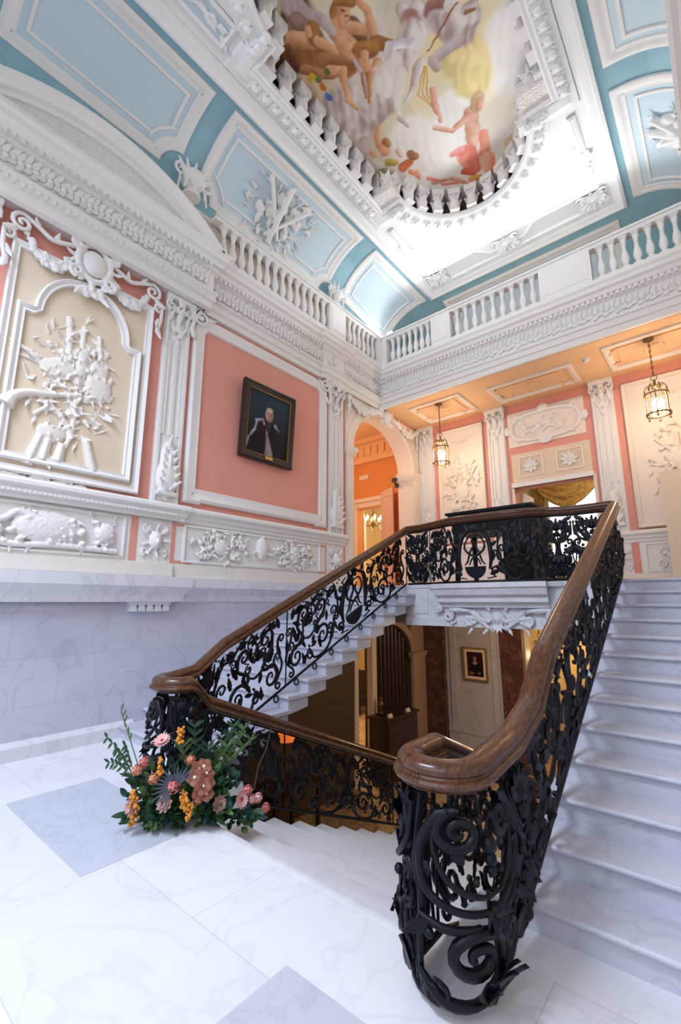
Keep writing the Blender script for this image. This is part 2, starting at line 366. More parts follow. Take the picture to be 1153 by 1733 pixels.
# ceiling: coved sides and the flat plate with the picture opening
def cove_pt(t, h=0):
    # (inset from wall, z) for angle t in degrees
    c, s = cos(R(t)), sin(R(t)); n = V((c / CW, -s / CH)).normalized()
    return CW * (1 - c) + h * n.x, ZV + CH * s + h * n.y
def CL(y, t, h=0): u, z = cove_pt(t, h); return (XL + u, y, z)
def CR(y, t, h=0): u, z = cove_pt(t, h); return (XR - u, y, z)
def CB(x, t, h=0): u, z = cove_pt(t, h); return (x, YB - u, z)
mb = MB(); n = 16
for f, lo, hi in ((CL, YF, YB), (CR, YF, YB), (CB, XL, XR)):
    A, B = [], []
    for i in range(n + 1):
        t = 90 * i / n; u = CW * (1 - cos(R(t))); A.append(f(lo + u, t)); B.append(f(hi - u, t))
    mb.strip(A, B)
A, B = [], []
for i in range(n + 1):
    t = 90 * i / n; u, z = cove_pt(t); A.append((XL + u, YF + u, z)); B.append((XR - u, YF + u, z))
mb.strip(A, B); struct('ceiling_cove', mb, TEAL)
PX0, PX1, PY0, PY1 = XL + CW, XR - CW, YF + CW, YB - CW
EY0, EY1, EH, ER = 3.06, 6.12, 1.52, 1.12      # picture opening: straight sides, half width, end lobes
OUT = [(XC - EH, EY0), (XC - EH, EY1)] + arc((XC, EY1), ER, 180, 0, 24) + [(XC + EH, EY1), (XC + EH, EY0)] + arc((XC, EY0), ER, 0, -180, 24)
mb = MB()
def half(sx):
    # one half of the plate as quads between the opening and the border
    pts = [p for p in OUT if (p[0] - XC) * sx >= -1e-6]
    top = [(XC, PY1), (XC + sx * 1.12, PY1)]
    xe = PX0 if sx < 0 else PX1
    ring = arc((XC, EY1), ER, 90, 180 if sx < 0 else 0, 12)
    for i in range(12):
        a, b = ring[i], ring[i + 1]; mb.add([(*a, ZP), (*b, ZP), (b[0], PY1, ZP), (a[0], PY1, ZP)], [(0, 1, 2, 3)])
    x1 = XC + sx * ER; x2 = XC + sx * EH
    mb.add([(x1, EY1, ZP), (xe, EY1, ZP), (xe, PY1, ZP), (x1, PY1, ZP)], [(0, 1, 2, 3)])
    mb.add([(x2, EY0, ZP), (xe, EY0, ZP), (xe, EY1, ZP), (x2, EY1, ZP)], [(0, 1, 2, 3)])
    mb.add([(x1, PY0, ZP), (xe, PY0, ZP), (xe, EY0, ZP), (x1, EY0, ZP)], [(0, 1, 2, 3)])
    ring = arc((XC, EY0), ER, -90, -180 if sx < 0 else 0, 12)
    for i in range(12):
        a, b = ring[i], ring[i + 1]; mb.add([(*a, ZP), (*b, ZP), (b[0], PY0, ZP), (a[0], PY0, ZP)], [(0, 1, 2, 3)])
half(-1); half(1)
struct('ceiling', mb, WHITE, 0)
GROW = .16
mb = MB(); 
A = []; 
for (x, y) in OUT:
    sx = -1 if x < XC else 1
    A.append((x, y))
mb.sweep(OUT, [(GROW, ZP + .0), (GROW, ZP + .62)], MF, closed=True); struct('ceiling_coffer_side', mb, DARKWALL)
mb = MB(); mb.box(XL - .4, XR + .4, YF - .2, YB + .4, ZP + .7, ZP + .8); struct('ceiling_roof', mb, WHITE)

# gallery slab, landing slab face
GY = 8.42
mb = MB(); mb.box(XL, XR, GY + .05, YB, ZS, ZS + .9); struct('ceiling_gallery_soffit', mb, PEACH)
# entablature: bedmould, frieze, cornice along the left wall and across the gallery front
ENT = [(0, ZS - .02), (.07, ZS - .02), (.07, ZS + .09), (.10, ZS + .10), (.10, ZS + .20), (.13, ZS + .23), (.13, ZS + .26), (.07, ZS + .29), (.07, ZS + .60), (.12, ZS + .63), (.12, ZS + .68), (.17, ZS + .70),
       (.19, ZS + .76), (.24, ZS + .79), (.24, ZS + .86), (.27, ZS + .90), (.27, ZS + .94), (0, ZS + .94)]
def flip(p): return [(-a, b) for a, b in p]
mb = MB(); mb.sweep([(XL, 3.5), (XL, 6.34), (XL + .05, 6.34), (XL + .05, 6.86), (XL, 6.86), (XL, GY), (XR, GY)], flip(ENT), MF); struct('trim_2', mb, STUCCO)
TR2 = bpy.data.objects['trim_2']
def carved_run(nm, p0, p1, outn, z0, z1, step, r, seed, par, voxel=None):
    # a running band of carved leaves between two heights
    g = random.Random(seed); m = MB(); p0, p1 = V(p0), V(p1); L = (p1 - p0).length; d = (p1 - p0) / L; o = V(outn)
    k = int(L / step)
    for i in range(k):
        c = p0 + d * ((i + .5) * step); zc = (z0 + z1) / 2 + .05 * (z1 - z0) * (1 if i % 2 else -1); hh = (z1 - z0)
        for s in (-1, 1):
            a = c + V((0, 0, zc + s * hh * .22)); dd = d * (.6 * s) + V((0, 0, s * .8))
            m.leaf(a - dd.normalized() * hh * .22, dd + d * g.uniform(-.2, .2), o, hh * .5, r * .55, .25, .5, 4)
        m.ball(tuple(c + V((0, 0, zc)) + o * .005), r * .5, 6)
    return struct(nm, m, STUCCO, 80, parent=par)
carved_run('frieze_carving', (XL + .07, 3.55, 0), (XL + .07, 6.34, 0), (1, 0, 0), ZS + .30, ZS + .60, .085, .075, 1, TR2)
carved_run('frieze_carving', (XL + .12, 6.36, 0), (XL + .12, 6.84, 0), (1, 0, 0), ZS + .32, ZS + .58, .17, .09, 2, TR2)
carved_run('frieze_carving', (XL + .07, 6.88, 0), (XL + .07, GY - .08, 0), (1, 0, 0), ZS + .30, ZS + .60, .085, .075, 3, TR2)
carved_run('frieze_carving', (XL + .1, GY - .07, 0), (XR, GY - .07, 0), (0, -1, 0), ZS + .30, ZS + .60, .085, .075, 4, TR2)
def dentils(nm, a0, a1, fix, axis, par, z0, z1, dep=.05, step=.09):
    m = MB(); k = int((a1 - a0) / step)
    for i in range(k):
        a = a0 + i * step
        if axis == 'y': m.box(fix, fix + dep, a, a + step * .6, z0, z1)
        else: m.box(a, a + step * .6, fix - dep, fix, z0, z1)
    return struct(nm, m, STUCCO, par and 35, parent=par)
dentils('dentil_course', 3.6, 6.3, XL + .11, 'y', TR2, ZS + .635, ZS + .695); dentils('dentil_course', 6.9, 8.2, XL + .11, 'y', TR2, ZS + .635, ZS + .695); dentils('dentil_course', XL + .3, XR, GY - .11, 'x', TR2, ZS + .635, ZS + .695)
dentils('bead_course', 3.6, 6.3, XL + .09, 'y', TR2, ZS + .215, ZS + .255, .05, .06); dentils('bead_course', XL + .2, XR, GY - .09, 'x', TR2, ZS + .215, ZS + .255, .05, .06)
# projecting entablature over the near bay
EA = [(a + .17, b) for a, b in ENT]; EA = [(0, ENT[0][1])] + EA[1:-1] + [(0, ENT[-1][1])]
PA0, PA1 = .12, 3.46
mb = MB(); mb.sweep([(XL, PA0), (XL + .001, PA0), (XL + .001, PA1), (XL, PA1)], [(0, ZS)], MF) if 0 else None
mb = MB(); mb.sweep([(XL, PA0), (XL + .17, PA0), (XL + .17, PA1), (XL, PA1)], flip([(0, ENT[0][1] - .02)] + ENT[1:-1] + [(0, ENT[-1][1])]), MF)
mb.box(XL, XL + .2, PA0, PA1, ZS, ZS + .93); struct('trim_3', mb, STUCCO)
TR3 = bpy.data.objects['trim_3']
carved_run('frieze_carving', (XL + .24, PA0, 0), (XL + .24, PA1, 0), (1, 0, 0), ZS + .30, ZS + .61, .075, .075, 5, TR3)
carved_run('bedmould_carving', (XL + .26, PA0, 0), (XL + .26, PA1, 0), (1, 0, 0), ZS + .10, ZS + .28, .08, .06, 6, TR3)
carved_run('cornice_carving', (XL + .33, PA0, 0), (XL + .33, PA1, 0), (1, 0, 0), ZS + .62, ZS + .76, .09, .05, 7, TR3)
# dado: cap, band, marble ledge, marble face, base
def lwall_run(nm, prof, y0, y1, m, parent=None):
    k = MB(); k.sweep([(XL, y0), (XL, y1)], flip(prof), MF); return struct(nm, k, m, parent=parent)
CAP = [(0, 2.72), (.05, 2.72), (.05, 2.77), (.08, 2.79), (.08, 2.83), (.13, 2.87), (.13, 2.91), (.10, 2.94), (0, 2.95)]
mb = MB(); mb.sweep([(XL, -1), (XL + .05, -1), (XL + .05, 3.34), (XL, 3.34), (XL, 7.06)], flip(CAP), MF); struct('trim_4', mb, STUCCO)
dentils('bead_course', .2, 3.3, XL + .12, 'y', bpy.data.objects['trim_4'], 2.78, 2.81, .04, .05)
mb = MB(); mb.box(XL, XL + .03, -1, 7.30, 2.10, 2.73); struct('trim_5', mb, STUCCO)
mb = MB(); mb.box(XL, XL + .09, -1, 3.26, 1.93, 2.11); mb.box(XL, XL + .05, 3.26, 7.3, 1.93, 2.11); struct('trim_6', mb, BAND)
LEDGE = [(0, 1.60), (.05, 1.60), (.07, 1.64), (.07, 1.69), (.12, 1.76), (.15, 1.80), (.15, 1.93), (0, 1.94)]
mb = MB(); mb.sweep([(XL, -1), (XL + .10, -1), (XL + .10, 3.34), (XL, 3.34), (XL, 7.30)], flip(LEDGE), MF); struct('trim_7', mb, MARBLE)
mb = MB(); mb.box(XL, XL + .04, -1, 7.30, 0, 1.62); struct('wall_left_dado', mb, MARBLE_W)
mb = MB(); mb.sweep([(XL, -1), (XL, 2.9)], flip([(0, 0), (.10, 0), (.10, .13), (.07, .16), (.04, .18), (0, .18)]), MF); struct('baseboard_left', mb, MARBLE)
# bracket with drops under the ledge
br = thing('ledge_bracket', 'small marble bracket with five drops under the grey ledge', 'bracket', (XL + .04, 2.97, 1.6))
mb = MB(); mb.box(XL + .04, XL + .13, 2.69, 3.26, 1.565, 1.602); obj('cap', mb, MARBLE, br)
for i in range(5):
    mb = MB(); y = 2.75 + i * .11; mb.prism([(y - .035, 1.565), (y + .035, 1.565), (y + .05, 1.48), (y - .05, 1.48)], .04, .12, ML); obj('drop', mb, MARBLE, br)
# arch mouldings on the left wall
mb = MB(); A = [(AC - AR, ZL)] + arc((AC, ASP), AR, 180, 0, 30, ARB) + [(AC + AR, ZL)]
A = arc((AC, ASP), AR, 180, 0, 30, ARB)
mb.sweep(A, [(0, 0), (0, .05), (.05, .07), (.10, .05), (.15, .06), (.21, .05), (.21, 0)], ML); struct('trim_8', mb, CREAMW, 40)
for a0, a1 in ((AC - AR - .24, AC - AR), (AC + AR, YB - .02)):
    mb = MB(); mb.box(a0, a1, ZL, 4.72, 0, .05, ML); mb.box(a0 + .05, a1 - .05, ZL + .5, 4.5, .05, .07, ML); struct('trim_9', mb, CREAMW)
    mb = MB(); mb.sweep([(XL, a0 - .0), (XL + .05, a0), (XL + .05, a1), (XL - .42, a1)] if a0 < AC else [(XL - .42, a0), (XL + .05, a0), (XL + .05, a1), (XL, a1)],
                        flip([(0, 4.70), (.02, 4.70), (.03, 4.76), (.07, 4.82), (.07, 4.90), (0, 4.90)]), MF); struct('trim_10', mb, CREAMW)
mb = MB()
A = arc((AC, ASP), AR - .004, 180, 0, 30, ARB - .004); mb.strip([ML(a, b, .0) for a, b in A], [ML(a, b, -.4) for a, b in A])
for a in (AC - AR + .004, AC + AR - .004): mb.strip([ML(a, ZL, 0), ML(a, ASP, 0)], [ML(a, ZL, -.4), ML(a, ASP, -.4)])
struct('trim_11', mb, CREAMW)
mb = MB(); arch_wall(mb, 7.08, YB - .02, 4.9, 6.1, AC, AR, 4.9, ARB, 0, .03, ML); struct('trim_20', mb, CREAMW)
mb = MB(); mb.sweep([(XR, -.9), (XR, GY)], [(0, ENT[0][1])] + [(a + .16, b) for a, b in ENT[1:-1]] + [(0, ENT[-1][1])], MF); mb.box(XR - .30, XR, -.9, GY, ZS + .93, ZV - .02); struct('trim_21', mb, STUCCO)
# back wall trims: dado cap, frieze band, base, door surround
for a0, a1 in ((XL, DX0 - .06), (DX1 + .06, XR)):
    mb = MB(); mb.sweep([(a0, YB), (a1, YB)], flip(CAP), MF); struct('trim_12', mb, STUCCO)
    mb = MB(); mb.box(a0, a1, YB - .03, YB, 2.10, 2.73); struct('trim_13', mb, STUCCO)
    mb = MB(); mb.box(a0, a1, YB - .06, YB, ZL, 2.11); struct('baseboard_back', mb, CREAMW)
# lower hall trims
LF = MK
for a0, a1, m in ((-5.86, -5.32, MARBLE_B), (-3.95, -3.47, MARBLE_B), (-1.68, -1.2, MARBLE_B)):
    mb = MB(); mb.box(a0, a1, YB - .14, YB, ZD, 1.25); struct('trim_14', mb, m)
mb = MB()
for a0, a1 in ((-5.2, -5.06), (-4.2, -4.06)): mb.box(a0, a1, YB - .05, YB, -1.2, 1.22)
mb.box(-5.3, -3.96, YB - .03, YB, -1.2, -1.05); mb.box(-5.3, -3.96, YB - .06, YB, -1.3, -1.2); mb.box(-5.3, -3.96, YB - .04, YB, ZD, -1.3)
struct('trim_15', mb, MARBLE_V)
mb = MB(); A = arc((8.42, .45), 1.08, 180, 0, 24, .68); mb.sweep(A, [(0, 0), (0, .05), (.06, .07), (.16, .05), (.2, 0)], ML); struct('trim_16', mb, STONE)
mb = MB(); mb.box(9.5, 10.18, ZD, .32, 0, .07, ML); mb.box(9.44, 10.19, .32, .36, 0, .10, ML); mb.box(9.41, 10.19, .36, .44, 0, .13, ML); mb.box(9.5, 10.18, .44, 1.22, 0, .04, ML); struct('trim_17', mb, STONE)
mb = MB(); mb.box(7.34, 7.46, ZD, 1.0, -.1, .04, ML); mb.box(7.93, 8.08, ZD, 1.0, -.1, .04, ML); mb.box(7.34, 8.08, .86, 1.02, -.1, .04, ML); struct('door_2', mb, CREAMW)
# ------------------------------------------------------------------ stair flights
RZ = ZL / 13
NOSE = [(0, 0), (.012, .012), (.016, .022), (.012, .033), (0, .036)]
def step_mb(x0, x1, y, z, g, r, ends=()):
    m = MB()
    prof = [(y + g + .02, z - .036), (y - .02, z - .036), (y - .034, z - .028), (y - .038, z - .018), (y - .034, z - .006), (y - .02, z), (y + g + .02, z)]
    a, b = x0 - (.03 if 0 in ends else 0), x1 + (.03 if 1 in ends else 0)
    m.prism(prof, a, b, lambda p, q, h: (h, p, q))
    return m
def riser_mb(x0, x1, y, z, g, r):
    m = MB(); m.prism([(y, z - .036), (y + g, z - .036), (y + g, z - r - .01), (y + .02, z - r - .05), (y, z - r - .05)], x0, x1, lambda p, q, h: (h, p, q)); return m
def flight(name, label, x0, x1, ytop, g, ends, base):
    t = thing(name, label, 'staircase', base)
    for j in range(13):
        z = RZ * (j + 1); y = ytop - g * (12 - j); gg = g
        if j == 12: gg = .12
        s = obj('step', step_mb(x0, x1, y, z, gg, RZ, ends), MARBLE_S, t, 50)
        obj('riser', riser_mb(x0, x1, y, z, gg, RZ), MARBLE_S, s)
    m = MB(); yb = ytop - 12 * g
    m.prism([(yb, -.2), (yb, -.02), (ytop, ZL - .2), (ytop, ZL - .34)], x0 + .3, x1 - .4, lambda p, q, h: (h, p, q)); obj('soffit', m, DARKWALL, t)  # dark colour stands in for the shade beneath the steps
    return t
YR, GR, YLT, GL = 6.35, .3125, 6.45, .309
flight('stair_flight', 'white marble stair flight climbing along the left wall to the landing', XL + .045, -3.86, YLT, GL, (1,), (-4.9, 2.75, 0))
flight('stair_flight', 'white marble stair flight on the right rising past the near railing', -1.02, XR - .005, YR, GR, (0,), (-.2, 2.6, 0))
t = thing('stair_flight', 'white marble stair flight descending between the two railings', 'staircase', (-2.4, 2.2, 0))
for k in range(1, 14):
    z = -.135 * k; y = 2.2 + .335 * (k - 1)
    m = MB(); m.prism([(y - .01, z - .5), (y + .335, z - .5), (y + .335, z - .036), (y - .01, z - .036)], -3.5, -1.33, lambda p, q, h: (h, p, q))
    m2 = MB(); yy = y + .335
    m2.prism([(y - .01, z - .036), (yy + .02, z - .036), (yy + .034, z - .026), (yy + .036, z - .014), (yy + .02, z), (y - .01, z)], -3.55, -1.28, lambda p, q, h: (h, p, q))
    s = obj('step', m2, MARBLE_D, t, 50); obj('riser', m, MARBLE_S, s)  # treads take the lit copy of the marble, risers the shaded one
m = MB(); m.prism([(2.15, -.04), (2.22, -.04), (2.236, -.026), (2.238, -.012), (2.22, 0), (2.15, 0)], -3.55, -1.28, lambda p, q, h: (h, p, q)); obj('top_nosing', m, MARBLE_D, t, 50)

# ------------------------------------------------------------------ marble landing front
lf = thing('landing_front', 'grey veined marble balcony front with a carved cartouche under the landing railing', 'balcony', (-2.5, YLF, ZL))
m = MB(); m.box(-4.02, -.9, YLF, YLF + .36, 1.24, ZL - .05); m.box(-4.02, -.9, YLF - .03, YLF + .36, 1.24, 1.36); m.box(-4.02, -.9, YLF - .02, YLF + .2, ZL - .05, ZL); obj('beam', m, MARBLE, lf)
m = MB(); m.box(-3.98, -3.62, YLF - .015, YLF, 1.42, ZL - .08); obj('end_panel', m, MARBLE, lf)
def bow(off): return [(-3.62 - off, YLF)] + [(-3.62 - off + (2.06 + 2 * off) * i / 16, YLF - (.30 + off) * min(1, 1.35 * sin(pi * i / 16)) ** .8) for i in range(1, 16)] + [(-1.56 + off, YLF)]
m = MB(); m.sweep(bow(-.25), [(0, 1.52), (-.03, 1.52), (-.05, 1.56), (-.12, 1.60), (-.12, 1.66), (-.19, 1.70), (-.22, 1.78), (-.25, 1.80), (-.25, ZL - .004), (.0, ZL - .004)], MF); 
P = bow(-.02); m.prism(P, ZL - .07, ZL - .008, MF); obj('bow_shelf', m, MARBLE, lf, 0)
def spiral(c, r0, a0, turns, d=1, n=18, r1=.12, pw=1.0):
    # from the outside (radius r0, angle a0) winding to the centre
    return [(c[0] + (r0 * (1 - (1 - r1) * (i / n) ** pw)) * cos(R(a0) + d * 2 * pi * turns * i / n), c[1] + (r0 * (1 - (1 - r1) * (i / n) ** pw)) * sin(R(a0) + d * 2 * pi * turns * i / n)) for i in range(n + 1)]
def cat(P, k=4):
    P = [V(p) for p in P]; Q = [P[0] * 2 - P[1]] + P + [P[-1] * 2 - P[-2]]; o = []
    for i in range(1, len(Q) - 2):
        a, b, c, d = Q[i - 1:i + 3]
        for j in range(k):
            t = j / k; o.append(.5 * (2 * b + (c - a) * t + (2 * a - 5 * b + 4 * c - d) * t * t + (3 * b - a - 3 * c + d) * t ** 3))
    o.append(P[-1]); return [tuple(p) for p in o]
FM = lambda a, b, h: (a, YLF - .02 - h, b)
m = MB()
for s in (-1, 1):
    cx = -2.5
    def T(P, r0, r1=None, hh=.05):
        P = [FM(cx + s * a, b, hh) for a, b in P]; k = len(P); r1 = r0 if r1 is None else r1
        m.tube(P, [r0 + (r1 - r0) * i / (k - 1) for i in range(k)], 6)
    T(list(reversed(spiral((.75, 1.40), .09, 100, 1.3, 1))) + cat([(.6, 1.49), (.4, 1.46), (.22, 1.36), (.1, 1.33)]), .022, .035)
    T(list(reversed(spiral((.42, 1.33), .07, 60, 1.2, -1))) + cat([(.30, 1.36), (.18, 1.28), (.1, 1.22)]), .02, .03)
    for a, b, l, w, an in ((.25, 1.42, .2, .05, 20), (.3, 1.32, .2, .05, -20), (.5, 1.45, .2, .045, 10), (.12, 1.26, .16, .045, -50), (.62, 1.33, .16, .04, -30), (.85, 1.46, .16, .04, -8), (.1, 1.47, .2, .05, 55), (.38, 1.24, .13, .04, -60)):
        b0 = FM(cx + s * a, b, .03); d = (s * cos(R(an)), 0, sin(R(an))); m.leaf(b0, d, (0, -1, 0), l, w, .35, .5, 6, 1)
m.ball(FM(-2.5, 1.37, .02), (.11, .07, .10), 12); m.ball(FM(-2.5, 1.37, .05), (.07, .06, .065), 10)
for i in range(5): m.leaf(FM(-2.5, 1.30, .04), (cos(R(-150 + 30 * i)), 0, sin(R(-150 + 30 * i))), (0, -1, 0), .16, .035, .4, .5, 6)
fused('carved_cartouche', m, MARBLE, lf, .012, 1)
mirror = [(-3.4, -1), (-1.6, 1)]
for x, s in mirror:
    m = MB(); m.tube([FM(x + s * 0 + (p[0]) * s, p[1], .06) for p in spiral((0, 1.5), .06, 90, 1.5, 1)], .02, 6); m.ball(FM(x, 1.5, .06), .03, 8); obj('volute', m, MARBLE, lf, 80)
# ------------------------------------------------------------------ wrought iron railings with wooden handrails
class Path:
    # nodes: (x, y, z of the foot, z of the rail underside); bulge grows outwards (left of travel * side)
    def __init__(s, nodes, side=1):
        s.n = [V((*p[:2],)) for p in nodes]; s.f = [p[2] for p in nodes]; s.t = [p[3] for p in nodes]; s.side = side
        s.L = [0]
        for i in range(1, len(nodes)): s.L.append(s.L[-1] + (s.n[i] - s.n[i - 1]).length)
    def at(s, u):
        u = max(0, min(s.L[-1] - 1e-6, u)); i = 0
        while s.L[i + 1] < u: i += 1
        k = (u - s.L[i]) / max(1e-9, s.L[i + 1] - s.L[i]); k = max(0, min(1, k))
        p = s.n[i].lerp(s.n[i + 1], k)
        def tan(j):
            a = s.n[max(0, j - 1)]; b = s.n[min(len(s.n) - 1, j + 1)]; return (b - a).normalized()
        d = tan(i).lerp(tan(i + 1), k).normalized(); nr = V((-d.y, d.x)) * s.side
        return p, d, nr, s.f[i] + (s.f[i + 1] - s.f[i]) * k, s.t[i] + (s.t[i + 1] - s.t[i]) * k
    def P(s, u, v, off=0):
        # v: 0 foot .. 1 under the rail
        p, d, nr, f, t = s.at(u); b = .045 * sin(pi * min(1, max(0, v)) ** .8) + off
        q = p + nr * b; return (q.x, q.y, f + (t - f) * v)
def taper(n, r, r0=.55, r1=.55):
    return [r * (r0 + (1 - r0) * min(1, 3 * i / n)) if i < n / 2 else r * (r1 + (1 - r1) * min(1, 3 * (n - i) / n)) for i in range(n + 1)]
GS = 1.22   # bar thickness
HP = .78      # nominal panel height in metres for the pattern
def stroke(mb, path, u0, P, r, off=0, n=6, m1=1, w=None):
    Q = [path.P(u0 + (w - a if m1 < 0 else a), b / HP, off) for a, b in P]; k = len(Q) - 1
    mb.tube(Q, r if hasattr(r, '__len__') else taper(k, r * GS), 7)
def ileaf(mb, path, u0, a, b, ang, L, W, off=.008, m1=1, w=None, curl=.10, lobes=1):
    c = a if m1 > 0 else w - a; an = ang if m1 > 0 else 180 - ang
    p0 = V(path.P(u0 + c, b / HP, off)); p1 = V(path.P(u0 + c + .05 * cos(R(an)), (b + .05 * sin(R(an))) / HP, off))
    _, d, nr, _, _ = path.at(u0 + c)
    mb.leaf(p0, p1 - p0, (nr.x, nr.y, 0), L * 1.1, W * 1.1, curl, .34, 8, lobes)
def iball(mb, path, u0, a, b, r, off=.01, m1=1, w=None):
    c = a if m1 > 0 else w - a; mb.ball(path.P(u0 + c, b / HP, off), r, 8)
def scroll(cA, RA, aA, tA, dA, cB, RB, aB, tB, dB, mids=()):
    A = list(reversed(spiral(cA, RA, aA, tA, dA, 16))); B = spiral(cB, RB, aB, tB, dB, 16)
    return A[:-1] + cat([A[-1]] + list(mids) + [B[0]], 5) + B[1:]
def panel_scroll(path, u0, w, flip_=1):
    # tall scroll bay: S-scrolls, garland, acanthus
    mb = MB(); k = w / .95
    S = lambda P, r, off=0: stroke(mb, path, u0, [(a * k, b) for a, b in P], r, off, 6, flip_, w)
    Lf = lambda a, b, an, L, W, **q: ileaf(mb, path, u0, a * k, b, an, L, W, m1=flip_, w=w, **q)
    Bl = lambda a, b, r: iball(mb, path, u0, a * k, b, r, .012, flip_, w)
    S(scroll((.20, .20), .115, 60, 1.45, 1, (.30, .60), .10, 200, 1.35, -1, [(.32, .34), (.21, .48)]), .0165)
    S(scroll((.66, .22), .125, 150, 1.5, -1, (.60, .56), .085, -20, 1.3, 1, [(.52, .36), (.66, .46)]), .0165)
    S(scroll((.43, .12), .06, 100, 1.3, 1, (.86, .40), .07, -60, 1.3, 1, [(.50, .05), (.72, .05), (.86, .18)]), .013)
    S(scroll((.06, .50), .055, -30, 1.3, 1, (.10, .08), .045, 60, 1.2, -1, [(.10, .40), (.03, .24)]), .012)
    S(scroll((.80, .66), .055, 240, 1.3, -1, (.93, .30), .04, 60, 1.2, -1, [(.88, .62), (.95, .46)]), .012)
    S([(.26, .74), (.36, .70), (.38, .62), (.43, .60), (.43, .54), (.50, .54), (.50, .60), (.55, .62), (.57, .70), (.68, .74)], .011)
    S([(.0, .76), (.0, .02)], .012); S(cat([(.30, .34), (.42, .30), (.53, .35)]), .012)
    # garland of beads under the rail
    for i in range(9):
        t = i / 8; Bl(.66 + .30 * t, .72 - .07 * sin(pi * t), .013)
    Bl(.45, .46, .024); Bl(.43, .20, .018); Bl(.20, .36, .018); Bl(.78, .50, .018)
    for a in (0, 60, 120, 180, 240, 300): Lf(.46, .66, a, .075, .022, curl=.1)
    S(scroll((.10, .34), .05, 20, 1.2, 1, (.34, .48), .055, 150, 1.3, -1, [(.18, .28), (.30, .38)]), .011); S(scroll((.52, .68), .05, 200, 1.2, -1, (.74, .56), .05, 30, 1.3, 1, [(.56, .76), (.70, .68)]), .011)
    S(list(reversed(spiral((.80, .24), .07, 200, 1.4, 1))) + [(.93, .12)], .012); S(list(reversed(spiral((.34, .66), .05, 300, 1.3, 1))) + [(.20, .74)], .011); S(list(reversed(spiral((.52, .42), .05, 90, 1.3, -1))) + [(.58, .50)], .011)
    S([(.27, .70), (.33, .67), (.35, .585), (.405, .57), (.405, .515), (.525, .515), (.525, .57), (.58, .585), (.60, .67), (.66, .70)], .008)
    for q in ((.48, .20, 60, .12, .035), (.36, .22, 120, .12, .032), (.26, .50, 150, .12, .035), (.74, .34, 80, .13, .035), (.88, .26, 60, .12, .034), (.18, .72, -30, .13, .036), (.50, .60, -60, .11, .03), (.08, .16, 70, .14, .036), (.58, .30, 100, .12, .034), (.94, .16, 110, .13, .034), (.66, .66, 160, .12, .03)): Lf(*q)
    for q in ((.20, .36, 105, .16, .042), (.22, .34, 70, .12, .035), (.40, .44, 90, .17, .045), (.42, .44, 45, .13, .04), (.40, .44, 140, .13, .04), (.66, .40, 60, .14, .04), (.62, .10, 95, .13, .04), (.80, .10, 40, .16, .045), (.84, .14, 75, .13, .035),
              (.05, .30, 80, .15, .035), (.10, .62, 70, .13, .04), (.14, .66, 20, .12, .04), (.30, .08, 30, .13, .038), (.34, .06, 100, .13, .035), (.93, .50, 100, .16, .04), (.90, .62, 120, .11, .03), (.55, .20, 200, .10, .03), (.72, .62, 35, .11, .032)):
        Lf(*q)
    return mb
def panel_cartouche(path, u0, w):
    # framed bay with an interlaced device over a bowl
    mb = MB(); k = w / .70
    S = lambda P, r, off=0: stroke(mb, path, u0, [(a * k, b) for a, b in P], r, off, 6)
    fr = MB(); S0 = lambda P, r, off=0: stroke(fr, path, u0, [(a * k, b) for a, b in P], r, off, 6)
    for s in (-1, 1):
        X = lambda a: .35 + s * a
        S0(cat([(X(.22), .16), (X(.25), .30), (X(.23), .48), (X(.16), .62), (X(.0), .70)]), .027, .012)
        S(list(reversed(spiral((X(.30), .60), .06, 90, 1.3, s))) + [(X(.22), .70)], .013); S(list(reversed(spiral((X(.30), .14), .07, -90, 1.3, -s))) + [(X(.16), .05)], .013)
        S(cat([(X(.10), .56), (X(.15), .50), (X(.15), .42), (X(.08), .36), (X(-.04), .30), (X(-.09), .22)]), .014, .01)
        S(cat([(X(.05), .54), (X(.02), .46), (X(.07), .38), (X(.11), .27), (X(.16), .22)]), .013, .014)
        S(cat([(X(.0), .60), (X(.07), .595), (X(.13), .55)]), .012, .01)
        S(list(reversed(spiral((X(.30), .36), .05, 200 if s > 0 else -20, 1.3, s))), .012)
        for q in ((X(.12), .66, 90 - s * 30, .12, .04), (X(.24), .44, 90 - s * 60, .12, .035), (X(.22), .10, 90 - s * 70, .13, .04), (X(.27), .26, 90 - s * 20, .12, .03)): ileaf(mb, path, u0, q[0] * k, *q[1:])
    for an in (50, 70, 90, 110, 130): ileaf(mb, path, u0, .35 * k, .64, an, .12, .03, .03)
    iball(mb, path, u0, .35 * k, .66, .035, .03); iball(mb, path, u0, .35 * k, .50, .03, .02)
    Q = [(.35 * k + .16 * k * cos(R(a)), .20 + .15 * sin(R(a))) for a in range(180, 361, 15)]
    a_, b_ = [path.P(u0 + a, b / HP, .0) for a, b in Q], [path.P(u0 + a, b / HP, .03) for a, b in Q]; n = len(Q)
    mb.add(a_ + b_, [tuple(range(n)), tuple(range(2 * n - 1, n - 1, -1))] + [(i, (i + 1) % n, n + (i + 1) % n, n + i) for i in range(n)])
    return mb, fr
